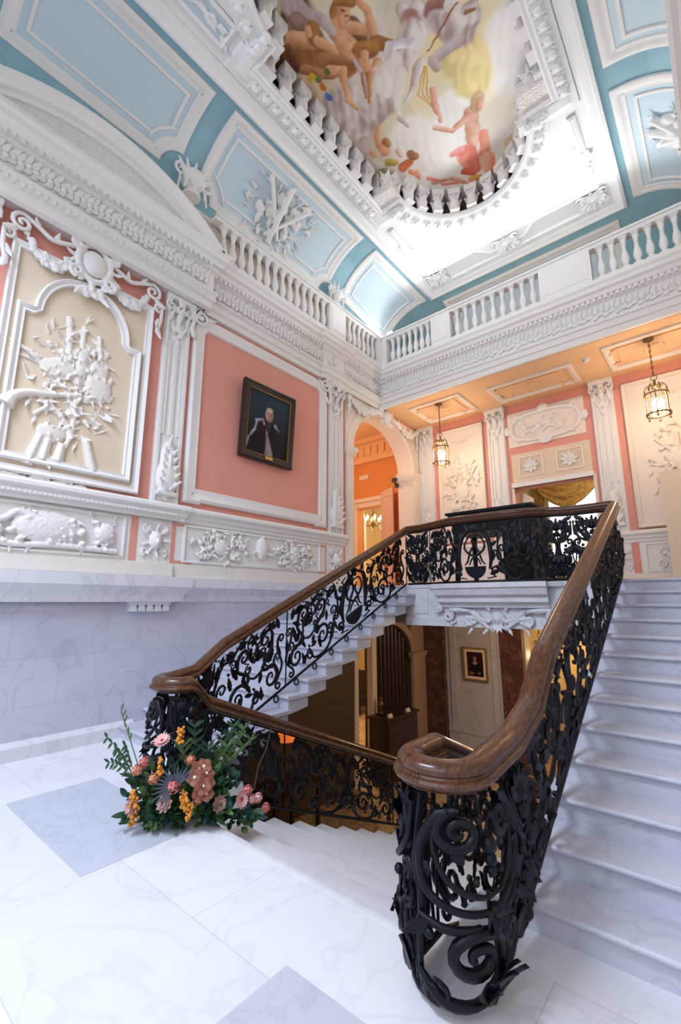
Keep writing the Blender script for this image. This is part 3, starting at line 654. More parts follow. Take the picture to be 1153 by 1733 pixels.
def panel_dense(path, u0, w):
    # foliage bay at a turn or pier
    mb = MB(); k = w / .5
    S = lambda P, r, off=0: stroke(mb, path, u0, [(a * k, b) for a, b in P], r, off, 6)
    for s in (-1, 1):
        X = lambda a: .25 + s * a
        S(list(reversed(spiral((X(.13), .62), .075, 60 if s > 0 else 120, 1.5, s))) + cat([(X(.06), .52), (X(.02), .40), (X(.06), .26), (X(.14), .14)]), .017)
        S(scroll((X(.12), .24), .09, 120 if s > 0 else 60, 1.5, -s, (X(.19), .44), .05, -60 if s > 0 else 240, 1.2, s, [(X(.22), .34)]), .015)
        S(list(reversed(spiral((X(.14), .08), .055, 90, 1.3, s))) + [(X(.02), .02)], .013)
        for q in ((X(.05), .44, 90 - s * 35, .16, .04), (X(.14), .34, 90 - s * 60, .13, .04), (X(.05), .20, 90 - s * 50, .15, .04), (X(.22), .52, 90 + s * 10, .14, .035), (X(.20), .10, 90 - s * 10, .12, .035)): ileaf(mb, path, u0, q[0] * k, *q[1:])
    for s in (-1, 1):
        X = lambda a: .25 + s * a
        S(cat([(X(.23), .70), (X(.22), .56), (X(.12), .46), (X(.0), .43)]), .014, .02); S(cat([(X(.19), .68), (X(.18), .58), (X(.10), .50), (X(.0), .475)]), .009, .025)
        S(list(reversed(spiral((X(.09), .22), .085, 200 if s > 0 else -20, 1.6, -s))) + cat([(X(.17), .12), (X(.10), .03), (X(.0), .02)]), .017, .015)
        S(list(reversed(spiral((X(.20), .34), .05, 90, 1.3, -s))) + [(X(.24), .22), (X(.22), .05)], .013)
        for q in ((X(.16), .05, 90 - s * 15, .16, .045), (X(.03), .05, 90 - s * 12, .18, .045), (X(.09), .36, 90 - s * 100, .12, .04), (X(.20), .62, 90 + s * 50, .13, .04), (X(.10), .70, 90 - s * 70, .12, .035), (X(.02), .14, 90 - s * 30, .15, .04)): ileaf(mb, path, u0, q[0] * k, *q[1:])
    iball(mb, path, u0, .25 * k, .62, .05, .02); iball(mb, path, u0, .25 * k, .10, .035, .02); iball(mb, path, u0, .12 * k, .40, .022, .02); iball(mb, path, u0, .38 * k, .40, .022, .02)
    S([(.25, .02), (.25, .74)], .015); iball(mb, path, u0, .25 * k, .54, .04, .02); iball(mb, path, u0, .25 * k, .30, .032, .02)
    for an in (40, 65, 90, 115, 140): ileaf(mb, path, u0, .25 * k, .58, an, .15, .035, .03)
    for an in (-50, -90, -130): ileaf(mb, path, u0, .25 * k, .30, an, .13, .035, .03)
    return mb
def panel_newel(path, u0, w):
    # bold front bay of a newel: twin volutes and mask over a strapwork frame, big scroll and acanthus bud below
    mb = MB(); k = w / .5
    S = lambda P, r, off=0: mb.tube([path.P(u0 + a * k, b / HP, off) for a, b in P], taper(len(P) - 1, r), 8)
    L_ = lambda a, b, an, L, W, off=.02: ileaf(mb, path, u0, a * k, b, an, L * .9, W * .8, off, curl=.35, lobes=0)
    for s in (-1, 1):
        X = lambda a: .25 + s * a
        S(list(reversed(spiral((X(.10), .63), .075, 90, 1.7, -s, 26))) + cat([(X(.16), .69), (X(.21), .58), (X(.20), .44), (X(.12), .37), (X(.0), .345)], 5), .022, .03)
        S(cat([(X(.18), .70), (X(.17), .56), (X(.13), .46), (X(.05), .41), (X(.0), .405)], 5), .012, .035)
        S(cat([(X(.24), .74), (X(.245), .50), (X(.22), .36), (X(.235), .20), (X(.245), .02)], 5), .018)
        S(cat([(X(.22), .33), (X(.14), .30), (X(.05), .305)], 5), .016, .02)
        S(list(reversed(spiral((X(.19), .06), .05, 90, 1.4, s, 18))), .016, .015); S(cat([(X(.235), .12), (X(.15), .035), (X(.0), .02)], 5), .022, .015)
        for q in ((X(.09), .52, 90 - s * 30, .11, .035), (X(.19), .30, 90 - s * 120, .12, .035), (X(.03), .03, 90 - s * 14, .17, .045), (X(.21), .44, 90 + s * 20, .12, .03)): L_(*q)
        iball(mb, path, u0, X(.03) * k, .665, .018, .03); iball(mb, path, u0, X(.06) * k, .46, .016, .03); iball(mb, path, u0, X(.19) * k, .27, .02, .02)
    S(list(reversed(spiral((.31, .20), .095, 190, 1.7, -1, 28))) + cat([(.215, .20), (.20, .10), (.23, .02)], 5), .024, .02)
    S(list(reversed(spiral((.11, .17), .06, 10, 1.5, 1, 22))) + cat([(.17, .20), (.14, .28), (.06, .31)], 5), .018, .015)
    for q in ((.25, .57, .036), (.25, .52, .028), (.25, .48, .022), (.25, .345, .03), (.25, .30, .026)): iball(mb, path, u0, q[0] * k, q[1], q[2], .03)
    for an in (60, 90, 120): L_(.25, .02, an, .2, .05, off=.03)
    for an in (200, 250, 290, 340): L_(.25, .345, an, .1, .03, off=.03)
    S([(.25, .74), (.25, .60)], .018); S([(.25, .30), (.25, .40)], .016)
    return mb
RAILPROF = [(-.050, -.012), (.050, -.012), (.058, 0), (.076, .010), (.080, .022), (.074, .034), (.058, .040), (.054, .048), (.062, .060), (.060, .078), (.044, .096), (.020, .106), (0, .109), (-.020, .106), (-.044, .096), (-.060, .078), (-.062, .060), (-.054, .048), (-.058, .040), (-.074, .034), (-.080, .022), (-.076, .010), (-.058, 0)]
def handrail(path, lift=0, parent=None, u0=0, u1=None, sc=1.0):
    mb = MB(); u1 = path.L[-1] if u1 is None else u1; n = max(3, int((u1 - u0) / .04)); k = len(RAILPROF); vs = []
    for i in range(n + 1):
        p, d, nr, f, t = path.at(u0 + (u1 - u0) * i / n)
        for a, h in RAILPROF: q = p + nr * (a * sc); vs.append((q.x, q.y, t + lift + h * sc))
    fs = [(i * k + j, i * k + (j + 1) % k, (i + 1) * k + (j + 1) % k, (i + 1) * k + j) for i in range(n) for j in range(k)] + [tuple(range(k)), tuple(n * k + j for j in range(k))]
    mb.add(vs, fs); return obj('handrail', mb, RAILWOOD, parent, 40)
def bar(path, v, r, u0, u1, off=0):
    mb = MB(); n = max(4, int((u1 - u0) / .06)); mb.tube([path.P(u0 + (u1 - u0) * i / n, v, off) for i in range(n + 1)], r, 6); return mb
def railing(name, label, path, bays, base, feet=()):
    t = thing(name, label, 'railing', base)
    handrail(path, 0, t)
    obj('top_bar', bar(path, .985, .016, 0, path.L[-1]), IRON, t, 60); obj('bottom_bar', bar(path, .02, .016, 0, path.L[-1]), IRON, t, 60)
    u = 0; tot = sum(b[1] for b in bays); sc = path.L[-1] / tot; fl = 1
    for kind, w in bays:
        w *= sc
        if kind == 's':
            obj('scroll_panel', panel_scroll(path, u, w, fl), IRON, t, 60); fl = -fl
        elif kind == 'c':
            a, b = panel_cartouche(path, u, w); o = obj('cartouche_panel', a, IRON, t, 60); obj('cartouche_frame', b, IRON, o, 60)
        elif kind == 'n': obj('newel_panel', panel_newel(path, u, w), IRON, t, 75)
        else: obj('foliage_panel', panel_dense(path, u, w), IRON, t, 60)
        u += w
    for f in feet:
        m = MB(); p, d, nr, z, _ = path.at(f)
        c = [(p.x + d.x * .035 * cos(R(a)), p.y + d.y * .035 * cos(R(a)), z - .035 + .035 * sin(R(a))) for a in range(0, 361, 30)]
        m.tube(c, .009, 5); obj('scroll_foot', m, IRON, t, 60)
    return t
# right railing: from the landing down, round the newel curl, down the central flight
def uturn(cx, cy, r, a0, a1, f, t, n=10): return [(cx + r * cos(R(a0 + (a1 - a0) * i / n)), cy + r * sin(R(a0 + (a1 - a0) * i / n)), f, t) for i in range(n + 1)]
nodes = []
for i in range(13):
    y = 6.36 - (6.36 - 2.45) * i / 12
    nodes.append((-.945, y, max(.03, ZL + .03 - .46 * (6.36 - y)), max(.845, 2.74 - .46 * (6.40 - y))))
nodes[-2] = (*nodes[-2][:3], .965); nodes[-1] = (*nodes[-1][:3], .86)
nodes += uturn(-1.10, 2.04, .155, 0, -180, .03, .825)
for i in range(11):
    y = 2.25 + 3.9 * i / 10; nodes.append((-1.255, y, max(-1.7, .03 - .403 * max(0, y - 2.3)), .825 - .415 * max(0, y - 2.25)))
railing('iron_railing', 'black scrolled iron railing with brown handrail curling at the near right newel', Path(nodes, 1), [('s', .93)] * 4 + [('d', .22), ('n', .52), ('d', .36)] + [('s', .95)] * 4, (-1.1, 2.04, 0))
nodes = []
for i in range(13):
    y = 6.40 - (6.40 - 2.55) * i / 12
    nodes.append((-3.985, y, max(.03, ZL + .03 - .465 * (6.45 - y)), max(.85, 2.74 - .452 * (6.42 - y))))
nodes[-1] = (*nodes[-1][:3], .905)
nodes += uturn(-3.80, 2.30, .185, 180, 360, .03, .865)
for i in range(11):
    y = 2.45 + 3.8 * i / 10; nodes.append((-3.615, y, max(-1.75, .03 - .403 * max(0, y - 2.3)), .69 - .405 * max(0, y - 2.45)))
PL = Path(nodes, -1)
ft = [.02 + .309 * i for i in range(1, 12)]
railing('iron_railing', 'black scrolled iron railing of the left flight, its handrail curling behind the flowers', PL, [('s', .95), ('c', .75), ('s', .95), ('s', .93), ('d', .42), ('n', .50), ('d', .30)] + [('s', .95)] * 4, (-3.8, 2.3, 0), ft)
# landing railing with the bowed centre
zr = 2.74
nodes = [(-3.97, 6.42, ZL, zr), (-3.70, 6.42, ZL, zr)] + [(x - .02, y - .0 + .06, ZL, zr + .02) for x, y in bow(-.06)[1:-1]] + [(-1.45, 6.42, ZL, zr), (-.96, 6.40, ZL, zr)]
nodes = [(x, min(y, 6.42), a, b) for x, y, a, b in nodes]
railing('iron_railing', 'black iron railing across the landing front with a bowed middle bay', Path(nodes, -1), [('d', .45), ('s', .55), ('c', .7), ('s', .6), ('d', .4), ('d', .5)], (-2.5, 6.2, ZL))
for x, y in ((-3.98, 6.44), (-.95, 6.42)):
    pass
# ------------------------------------------------------------------ stucco ornament
def nrm_of(m): return tuple(V(m(0, 0, 1)) - V(m(0, 0, 0)))
def dir_of(m, an): return tuple(V(m(cos(R(an)), sin(R(an)), 0)) - V(m(0, 0, 0)))
class Orn(MB):
    def __init__(s, m): super().__init__(); s.m = m; s.nr = nrm_of(m)
    def lf(s, a, b, an, L, W, h=.01, curl=.3, lobes=1, n=6): s.leaf(s.m(a, b, h), dir_of(s.m, an), s.nr, L, W, curl, .55, n, lobes)
    def st(s, P, r, h=.02, n=6):
        Q = [s.m(a, b, h) for a, b in P]; s.tube(Q, r if hasattr(r, '__len__') else [r] * len(Q), n)
    def bl(s, a, b, ra, rb=None, rh=None, h=0, n=10):
        rb = ra if rb is None else rb; rh = min(ra, rb) * .7 if rh is None else rh
        s.ball((a, b, h), (ra, rb, rh), n, s.m)
    def vol(s, a, b, r, a0, tn, d, th, h=.02, tail=()):
        P = list(reversed(spiral((a, b), r, a0, tn, d, 16)))
        if tail: P = P[:-1] + cat([P[-1]] + list(tail), 4)
        s.st(P, [th * (.6 + .4 * i / len(P)) for i in range(len(P))], h)
    def rose(s, a, b, r, h=.02):
        for i in range(6): an = 60 * i; s.bl(a + r * .55 * cos(R(an)), b + r * .55 * sin(R(an)), r * .48, r * .48, r * .35, h)
        s.bl(a, b, r * .42, r * .42, r * .5, h + r * .15)
    def swag(s, P, r0, r1, seed, h=.03):
        g = random.Random(seed); Q = cat(P, 10); k = len(Q)
        for i, (a, b) in enumerate(Q):
            r = r0 + (r1 - r0) * sin(pi * i / (k - 1))
            for _ in range(2):
                s.rose(a + g.uniform(-.6, .6) * r, b + g.uniform(-.6, .6) * r, r * g.uniform(.5, .75), h + g.uniform(-.01, .03))
            s.lf(a, b, g.uniform(0, 360), r * 1.7, r * .4, h, .4)
def pilaster(label, m, a0, a1, b0, b1, cap=.75, loc=None, dep=.08, group=None, vox=.013):
    t = thing('pilaster', label, 'pilaster', loc or m((a0 + a1) / 2, b0, 0), group); w = a1 - a0; c = (a0 + a1) / 2
    k = MB(); k.prism([(a0, b0), (a1, b0), (a1, b1), (a0, b1)], 0, dep * .45, m)
    for i in range(3):
        x = a0 + w * (.16 + .29 * i); k.prism([(x, b0 + 1.0), (x + w * .12, b0 + 1.0), (x + w * .12, b1 - cap), (x, b1 - cap)], dep * .45, dep * .45 + .02, m)
    k.prism([(a0 + .02, b0), (a0 + .06, b0), (a0 + .06, b1), (a0 + .02, b1)], dep * .45, dep * .45 + .03, m); k.prism([(a1 - .06, b0), (a1 - .02, b0), (a1 - .02, b1), (a1 - .06, b1)], dep * .45, dep * .45 + .03, m)
    obj('shaft', k, STUCCO, t)
    o = Orn(m); y = b0
    # bombe console at the foot
    o.bl(c, y + .36, w * .42, .30, .13, .03, 14); o.bl(c, y + .62, w * .30, .30, .09, .03, 12); o.prism([(c - w * .36, y + .10), (c + w * .36, y + .10), (c + w * .40, y + .16), (c - w * .40, y + .16)], .02, .12, m)
    for s in (-1, 1):
        for q in (.18, .30, .42, .54, .66): o.lf(c + s * .02, y + q, 90 - s * (50 - 30 * q), .22 * (1.15 - q * .6), .05, .135 - .05 * q, .25)
    o.lf(c, y + .30, 90, .40, .05, .13, .0); o.lf(c, y + .74, 90, .28, .06, .06)
    for an in (-60, -90, -120): o.lf(c, y + .10, an, .10, .035, .05)
    fused('console', o, STUCCO_C, t, vox)
    o = Orn(m); z = b1 - cap
    o.prism([(a0 - .02, b1 - .10), (a1 + .02, b1 - .10), (a1 + .02, b1), (a0 - .02, b1)], 0, dep + .07, m)
    for s in (-1, 1):
        o.vol(c + s * w * .36, b1 - .19, .085, 90, 1.4, -s, .026, .09); o.vol(c + s * w * .16, b1 - .24, .055, 90, 1.3, s, .02, .09)
        o.lf(c + s * w * .36, b1 - .45, 90 + s * 10, .22, .06, .04, .6); o.lf(c + s * w * .3, b1 - .30, 90 - s * 60, .15, .04, .06)
        o.lf(c + s * .05, b1 - .62, 90 - s * 25, .2, .045, .05)
    o.lf(c, b1 - .46, 90, .28, .08, .04, .6); o.rose(c, b1 - .14, .06, .13); o.rose(c, b1 - .52, .07, .06); o.rose(c + .05, b1 - .62, .05, .05); o.rose(c - .04, b1 - .68, .045, .04)
    o.lf(c, b1 - .62, -90, .2, .05, .03)
    fused('capital', o, STUCCO_C, t, vox)
    return t
pilaster('white fluted pilaster left of the coral panel', ML, 2.88, 3.30, 2.95, ZS, loc=ML(3.09, 2.95, 0))
pilaster('white fluted pilaster between the coral panel and the arch', ML, 6.53, 6.98, 2.95, ZS)
pilaster('white fluted pilaster cut by the left edge of the photo', ML, .40, .82, 2.95, ZS, .75)
pilaster('white fluted pilaster in the corner right of the arch', MK, -5.84, -5.41, 2.95, ZS)
pilaster('white fluted pilaster left of the room doorway', MK, -3.95, -3.52, 2.95, ZS)
pilaster('white fluted pilaster right of the room doorway', MK, -1.68, -1.27, 2.95, ZS)

# --- near panel with trophy
FRAME = [(0, 0), (0, .05), (.03, .075), (.07, .06), (.10, .045), (.14, .05), (.15, .03), (.15, 0)]
FRAMET = [(a * .6, b) for a, b in FRAME]
pa = thing('stucco_panel', 'large cream stucco panel of musical instruments under the curved pediment', 'wall panel', ML(1.82, 3.0, 0))
y0, y1, cy = .98, 2.70, 1.84
O = [(y0, 3.0), (y1, 3.0), (y1, 5.78), (y0, 5.78)]
k = MB(); k.prism(O, 0, .03, ML); obj('field', k, CREAM, pa)
k = MB(); k.sweep(O, FRAMET, lambda a, b, h: ML(a, b, h + .02), closed=True); obj('outer_frame', k, STUCCO, pa)
I = [(y0 + .13, 3.14), (y1 - .13, 3.14), (y1 - .13, 5.02), (y1 - .3, 5.02)] + arc((cy, 5.02), .56, 0, 180, 20, .62) + [(y0 + .3, 5.02), (y0 + .13, 5.02)]
k = MB(); k.sweep(I, FRAMET, lambda a, b, h: ML(a, b, h + .03), closed=True); obj('arched_frame', k, STUCCO, pa)
o = Orn(lambda a, b, h: ML(a, b, h * .62 + .022))
# trophy: bow, lute, horn, tambourine, pipes, drapery, leaves
g = random.Random(3)
o.st([(1.66, 5.1), (1.72, 4.5)], .04, .015); o.st([(1.84, 5.05), (1.84, 3.6)], .034, .02); o.bl(1.86, 4.55, .07, .32, .05, .03); o.bl(1.62, 4.38, .22, .11, .05, .03); o.st([(1.42, 4.42), (1.1, 4.52)], .03, .03); o.st([(1.42, 4.36), (1.12, 4.40)], .02, .02)
o.bl(2.08, 4.28, .17, .22, .06, .03); o.bl(2.08, 4.55, .11, .15, .05, .03); o.st([(2.08, 4.6), (2.02, 5.0)], .03, .04)
P = cat([(1.9, 4.12), (1.6, 4.02), (1.35, 3.96), (1.2, 3.86), (1.14, 3.74)]); o.st(P, [.03 + .07 * (i / (len(P) - 1)) ** 2 for i in range(len(P))], .05, 8)
o.bl(1.62, 3.55, .17, .12, .06, .03); o.st(cat([(1.42, 3.72), (1.6, 3.86), (1.82, 3.62), (1.78, 3.4)]), .03, .03)
for a, b, e in ((1.52, 3.5, (1.42, 3.12)), (1.6, 3.46, (1.56, 3.2)), (2.0, 3.56, (2.12, 3.18)), (1.75, 3.45, (1.72, 3.22))): o.st([(a, b), e], [.05, .07], .02)
for i in range(170):
    an = g.uniform(0, 360); rr = g.uniform(.15, .8); a = cy - .05 + rr * .62 * cos(R(an)); b = 4.3 + rr * 1.0 * sin(R(an))
    if b < 3.4 or abs(a - cy) > .62: continue
    o.lf(a, b, g.uniform(0, 360), g.uniform(.12, .24), g.uniform(.025, .045), .0, g.uniform(.2, .5))
for i in range(22): o.rose(cy + g.uniform(-.4, .4), 4.05 + g.uniform(-.25, .75), g.uniform(.035, .06), .03)
o.lf(1.64, 3.28, -90, .2, .06); o.lf(1.7, 3.28, -60, .16, .05)
fused('trophy_relief', o, RELIEF, pa, .012)
o = Orn(lambda a, b, h: ML(a, b, h + .04))
for s in (-1, 1):
    X = lambda a: cy + s * a
    o.vol(X(.80), 5.98, .12, 90, 1.5, -s, .035, .06, ((X(.62), 6.02), (X(.48), 5.96), (X(.30), 6.02), (X(.14), 6.08)))
    o.vol(X(.92), 5.78, .08, 60 if s > 0 else 120, 1.4, s, .028, .05, ((X(.95), 5.6), (X(.90), 5.4)))
    for q in ((.9, 5.5, -80, .25, .05), (.84, 5.9, -40, .2, .06), (.62, 6.0, 60, .15, .045), (.45, 5.95, 100, .14, .04), (.92, 5.62, -110, .2, .04)): o.lf(X(q[0]), q[1], q[2] if s > 0 else 180 - q[2], q[3], q[4], .05)
obj('crest_scrolls', o, STUCCO, pa, 80)
for s, nm in ((-1, 5), (1, 6)):
    o = Orn(lambda a, b, h: ML(a, b, h + .05)); o.swag([(cy + s * .24, 5.86), (cy + s * .40, 5.66), (cy + s * .58, 5.66), (cy + s * .74, 5.88)], .04, .075, nm, .03); fused('flower_swag', o, STUCCO_C, pa, .011, 1)
o = Orn(lambda a, b, h: ML(a, b, h + .07))
o.bl(cy, 5.92, .15, .19, .09, .03, 16)
P = [(cy + .20 * cos(R(a)), 5.92 + .25 * sin(R(a))) for a in range(0, 361, 15)]; o.st(P, .04, .05, 8)
for an in range(0, 360, 30): o.lf(cy + .22 * cos(R(an)), 5.92 + .27 * sin(R(an)), an, .15, .05, .04, .4)
for s in (-1, 1): o.vol(cy + s * .22, 6.08, .08, 90, 1.4, -s, .03, .08); o.vol(cy + s * .2, 5.70, .09, -90, 1.4, s, .03, .08); o.lf(cy + s * .1, 5.55, -90 + s * 30, .24, .06, .04)
for i in range(10): o.rose(cy + g.uniform(-.16, .16), 5.55 + g.uniform(-.1, .1), .05, .05)
fused('cartouche', o, STUCCO_C, pa, .013, 1)
o = Orn(lambda a, b, h: ML(a, b, h + .03))
for i in range(16): t = i / 15; o.lf(1.10 + .95 * t, 2.985 - .02 * sin(6 * t), g.choice((170, 10, -30, -150)), .15, .04, .0); o.rose(1.12 + .9 * t, 2.97, .03, .01)
fused('leaf_garland', o, STUCCO_C, pa, .012, 1)

# --- coral panel with white frame
pp = thing('wall_panel', 'coral pink wall panel in a white moulded frame around the large portrait', 'wall panel', ML(4.88, 3.0, 0))
a0, a1, b0, b1, nt = 3.36, 6.46, 3.02, 6.06, .2
O = [(a0, b0), (a0 + .3, b0), (a0 + .3, b0 + .03), (a1 - .3, b0 + .03), (a1 - .3, b0), (a1, b0), (a1, b1 - nt), (a1 - .06, b1 - nt * .6), (a1 - nt, b1), (a0 + nt, b1), (a0 + nt * .6, b1 - .06), (a0, b1 - nt)]
k = MB(); k.sweep(O, [(a * 1.35, b) for a, b in FRAME], ML, closed=True); obj('frame', k, STUCCO, pp)
k = MB(); k.prism([(a0 + .1, b0 + .1), (a1 - .1, b0 + .1), (a1 - .1, b1 - .25), (a1 - .25, b1 - .1), (a0 + .25, b1 - .1), (a0 + .1, b1 - .25)], 0, .012, ML); obj('field', k, PINK, pp)
for s, a in ((1, a0), (-1, a1)):
    o = Orn(lambda x, b, h: ML(x, b, h + .05)); o.vol(a + s * .09, b1 - .06, .16, 90, 1.7, s, .036, .04, ((a - s * .06, b1 - .25), (a - s * .03, b1 - .45))); o.lf(a + s * .16, b1 - .02, 0 if s > 0 else 180, .2, .05); o.lf(a, b1 - .3, -100, .2, .05); o.bl(a + s * .09, b1 - .07, .04, .04, .04, .04)
    obj('corner_scroll', o, STUCCO, pp, 80)

# --- dado reliefs
def relief_panel(label, m, a0, a1, seed, kind, b0=2.15, b1=2.69, vox=.011):
    t = thing('frieze_relief', label, 'relief', m((a0 + a1) / 2, b0, .03)); g = random.Random(seed); c = (a0 + a1) / 2; bc = (b0 + b1) / 2; w = a1 - a0
    mm = lambda a, b, h: m(a, b, h + .03)
    if kind != 'mask':
        k = MB(); k.sweep([(a0, b0), (a1, b0), (a1, b1), (a0, b1)], [(0, 0), (0, .02), (.025, .03), (.035, 0)], mm, closed=True); obj('border', k, STUCCO, t)
    o = Orn(mm)
    if kind == 'mask':
        o.bl(c, bc, .09, .13, .07, .03); o.bl(c, bc - .02, .03, .05, .05, .08); 
        for s in (-1, 1): o.vol(c + s * .13, bc + .14, .06, 90, 1.3, -s, .02); o.vol(c + s * .13, bc - .16, .06, -90, 1.3, s, .02)
        for an in range(0, 360, 40): o.lf(c + .09 * cos(R(an)), bc + .12 * sin(R(an)), an, .13, .04)
    elif kind == 'hunt':
        o.bl(a0 + w * .46, bc + .02, w * .22, .19, .07, .02, 14); o.bl(a0 + w * .84, bc + .02, .13, .13, .07, .03); o.bl(a0 + w * .12, bc - .06, .16, .10, .08, .03)
        P = cat([(a0 + .1, bc + .18), (a0 + .3, bc + .05), (a0 + .45, bc + .16), (a0 + .62, bc + .1)]); o.st(P, .04, .04); o.st(cat([(a0 + .05, bc - .1), (a0 + .4, bc - .2), (a0 + .9, bc - .18), (a1 - .1, bc - .2)]), .035, .03)
        for i in range(46): o.lf(g.uniform(a0 + .05, a1 - .08), bc + g.uniform(-.22, .18), g.uniform(0, 360), g.uniform(.1, .2), g.uniform(.025, .05), .0, .5)
        for i in range(16): o.bl(g.uniform(a0 + .1, a1 - .1), bc + g.uniform(-.2, .15), g.uniform(.03, .06), g.uniform(.03, .05), .06, .03)
        o.vol(a1 - .25, bc - .1, .08, 0, 1.4, 1, .022, .04); o.vol(a0 + .2, bc - .12, .09, 90, 1.4, -1, .025, .04)
    else:
        for fx in ((.22, .76) if w > 1.5 else (.5,)):
            cx = a0 + w * fx
            o.bl(cx, bc, .13, .13, .05, .02, 12)
            for rr, nn in ((.2, 12), (.34, 16), (.46, 18)):
                for i in range(nn):
                    an = 360 * i / nn + rr * 100; ax = cx + rr * (1.35 if w > 1.5 else .6) * cos(R(an)) * .8; bx = bc + rr * .52 * sin(R(an))
                    if a0 + .05 < ax < a1 - .05: o.lf(ax, bx, g.uniform(0, 360), g.uniform(.1, .17), .035, .01, .5)
                    if i % 3 == 0 and a0 + .05 < ax < a1 - .05: o.rose(ax, bx, .045, .03)
            for s in (-1, 1): o.vol(cx + s * .26 * min(1, w), bc + .1, .09, 90, 1.5, s, .02, .03); o.vol(cx + s * .3 * min(1, w), bc - .12, .08, -90, 1.5, -s, .02, .03)
        if w > 1.5: o.bl(c, bc + .05, .12, .2, .07, .02); o.lf(c, bc + .1, 90, .18, .08); o.lf(c - .05, bc, 200, .2, .05); o.lf(c + .05, bc, -20, .2, .05)
    o2 = fused('carving', o, STUCCO_C, t, vox, 1)
    return t
relief_panel('white relief of hunting gear below the musical panel', ML, .95, 2.60, 11, 'hunt')
relief_panel('small white mask relief beside a coral strip, under the first whole pilaster', ML, 2.80, 3.20, 12, 'mask')
relief_panel('long white scrollwork relief below the coral panel', ML, 3.42, 6.30, 13, 'scroll')
relief_panel('small white mask relief under the pilaster left of the arch', ML, 6.56, 6.94, 14, 'mask')
relief_panel('small relief under the pilaster right of the room doorway', MK, -1.66, -1.33, 15, 'mask')
relief_panel('pale shell relief low on the back wall at the right', MK, -1.08, .0, 16, 'scroll')
k = MB()
for a0, a1, b0, b1 in ((2.66, 2.76, 2.13, 2.71), (3.24, 3.30, 2.13, 2.71), (3.30, 3.58, 2.66, 2.70), (3.30, 3.58, 2.13, 2.17), (6.24, 6.44, 2.64, 2.68), (6.24, 6.44, 2.13, 2.17), (6.44, 6.48, 2.13, 2.68), (7.0, 7.06, 2.13, 2.7)): k.prism([(a0, b0), (a1, b0), (a1, b1), (a0, b1)], 0, .034, ML)
struct('trim_18', k, PINK)
k = MB(); k.prism([(-1.29, 2.13), (-1.16, 2.13), (-1.16, 2.71), (-1.29, 2.71)], 0, .034, MK); struct('trim_19', k, PINK)
# --- back wall panels
def plain_panel(label, a0, a1, b0, b1, seed):
    t = thing('stucco_panel', label, 'wall panel', MK((a0 + a1) / 2, b0, 0)); g = random.Random(seed); c = (a0 + a1) / 2
    k = MB(); k.prism([(a0, b0), (a1, b0), (a1, b1), (a0, b1)], 0, .03, MK); obj('field', k, CREAMW, t)
    k = MB(); k.sweep([(a0, b0), (a1, b0), (a1, b1), (a0, b1)], FRAMET, lambda a, b, h: MK(a, b, h + .01), closed=True); obj('frame', k, CREAMW, t)
    o = Orn(lambda a, b, h: MK(a, b, h + .025)); bc = b0 + 1.25
    for p, q, r in (((c - .35, bc + .45), (c + .25, bc - .3), .035), ((c + .4, bc + .6), (c - .3, bc - .4), .03), ((c, bc + .5), (c - .05, bc - .8), .04)): o.st([p, q], r, .03)
    o.bl(c, bc, .2, .25, .06, .02); o.bl(c - .2, bc - .35, .16, .1, .05, .02)
    for i in range(60):
        an = g.uniform(0, 360); rr = g.random() ** .5; a = c + rr * .5 * cos(R(an)); b = bc + rr * .85 * sin(R(an)); o.lf(a, b, g.uniform(0, 360), g.uniform(.12, .24), .04, 0, .5)
    for i in range(14): o.rose(c + g.uniform(-.3, .3), bc + g.uniform(-.4, .5), .05, .03)
    o.swag([(c - .35, b1 - .25), (c, b1 - .4), (c + .35, b1 - .25)], .02, .035, seed, 0)
    fused('trophy_relief', o, RELIEF, t, .014, 1)
plain_panel('tall cream trophy panel behind the smaller hanging lantern', -5.28, -4.06, 3.0, 5.93, 21)
plain_panel('tall cream trophy panel at the right edge of the back wall', -1.13, .45, 2.98, 5.93, 22)
t = thing('stucco_panel', 'wide white stucco panel with oval cartouche over the room doorway', 'wall panel', MK(-2.63, 5.1, 0))
k = MB(); k.prism([(-3.45, 5.1), (-1.83, 5.1), (-1.83, 5.93), (-3.45, 5.93)], 0, .03, MK); obj('field', k, CREAMW, t)
o = Orn(lambda a, b, h: MK(a, b, h + .03)); P = [(-2.64 + .72 * (abs(cos(R(a))) ** .7) * (1 if cos(R(a)) > 0 else -1), 5.51 + .32 * (abs(sin(R(a))) ** .7) * (1 if sin(R(a)) > 0 else -1)) for a in range(0, 361, 10)]
o.st(P, .045, .02, 8)
for an in range(0, 360, 45): o.lf(-2.64 + .74 * cos(R(an)), 5.51 + .34 * sin(R(an)), an, .14, .06, .02)
o.swag([(-3.2, 5.6), (-2.9, 5.4), (-2.64, 5.55), (-2.4, 5.4), (-2.08, 5.6)], .03, .05, 4, .0)
for i in range(30): o.lf(-2.64 + rnd.uniform(-.5, .5), 5.5 + rnd.uniform(-.2, .2), rnd.uniform(0, 360), .15, .035)
o.bl(-2.64, 5.9, .12, .09, .06, .03); o.bl(-2.64, 5.12, .14, .08, .05, .03); o.bl(-3.45, 5.5, .08, .12, .05, .03); o.bl(-1.83, 5.5, .08, .12, .05, .03)
fused('oval_cartouche', o, STUCCO_C, t, .013, 1)
t = thing('overdoor', 'cream overdoor with two square ornaments above the curtained doorway', 'wall panel', MK(-2.63, 4.18, 0))
k = MB(); k.prism([(-3.42, 4.22), (-1.79, 4.22), (-1.79, 4.93), (-3.42, 4.93)], 0, .03, MK); obj('field', k, CREAM, t)
k = MB(); k.box(-3.44, -1.77, 4.14, 4.24, 0, .10, lambda a, b, h: MK(a, b, h)); obj('cornice', k, STUCCO, t)
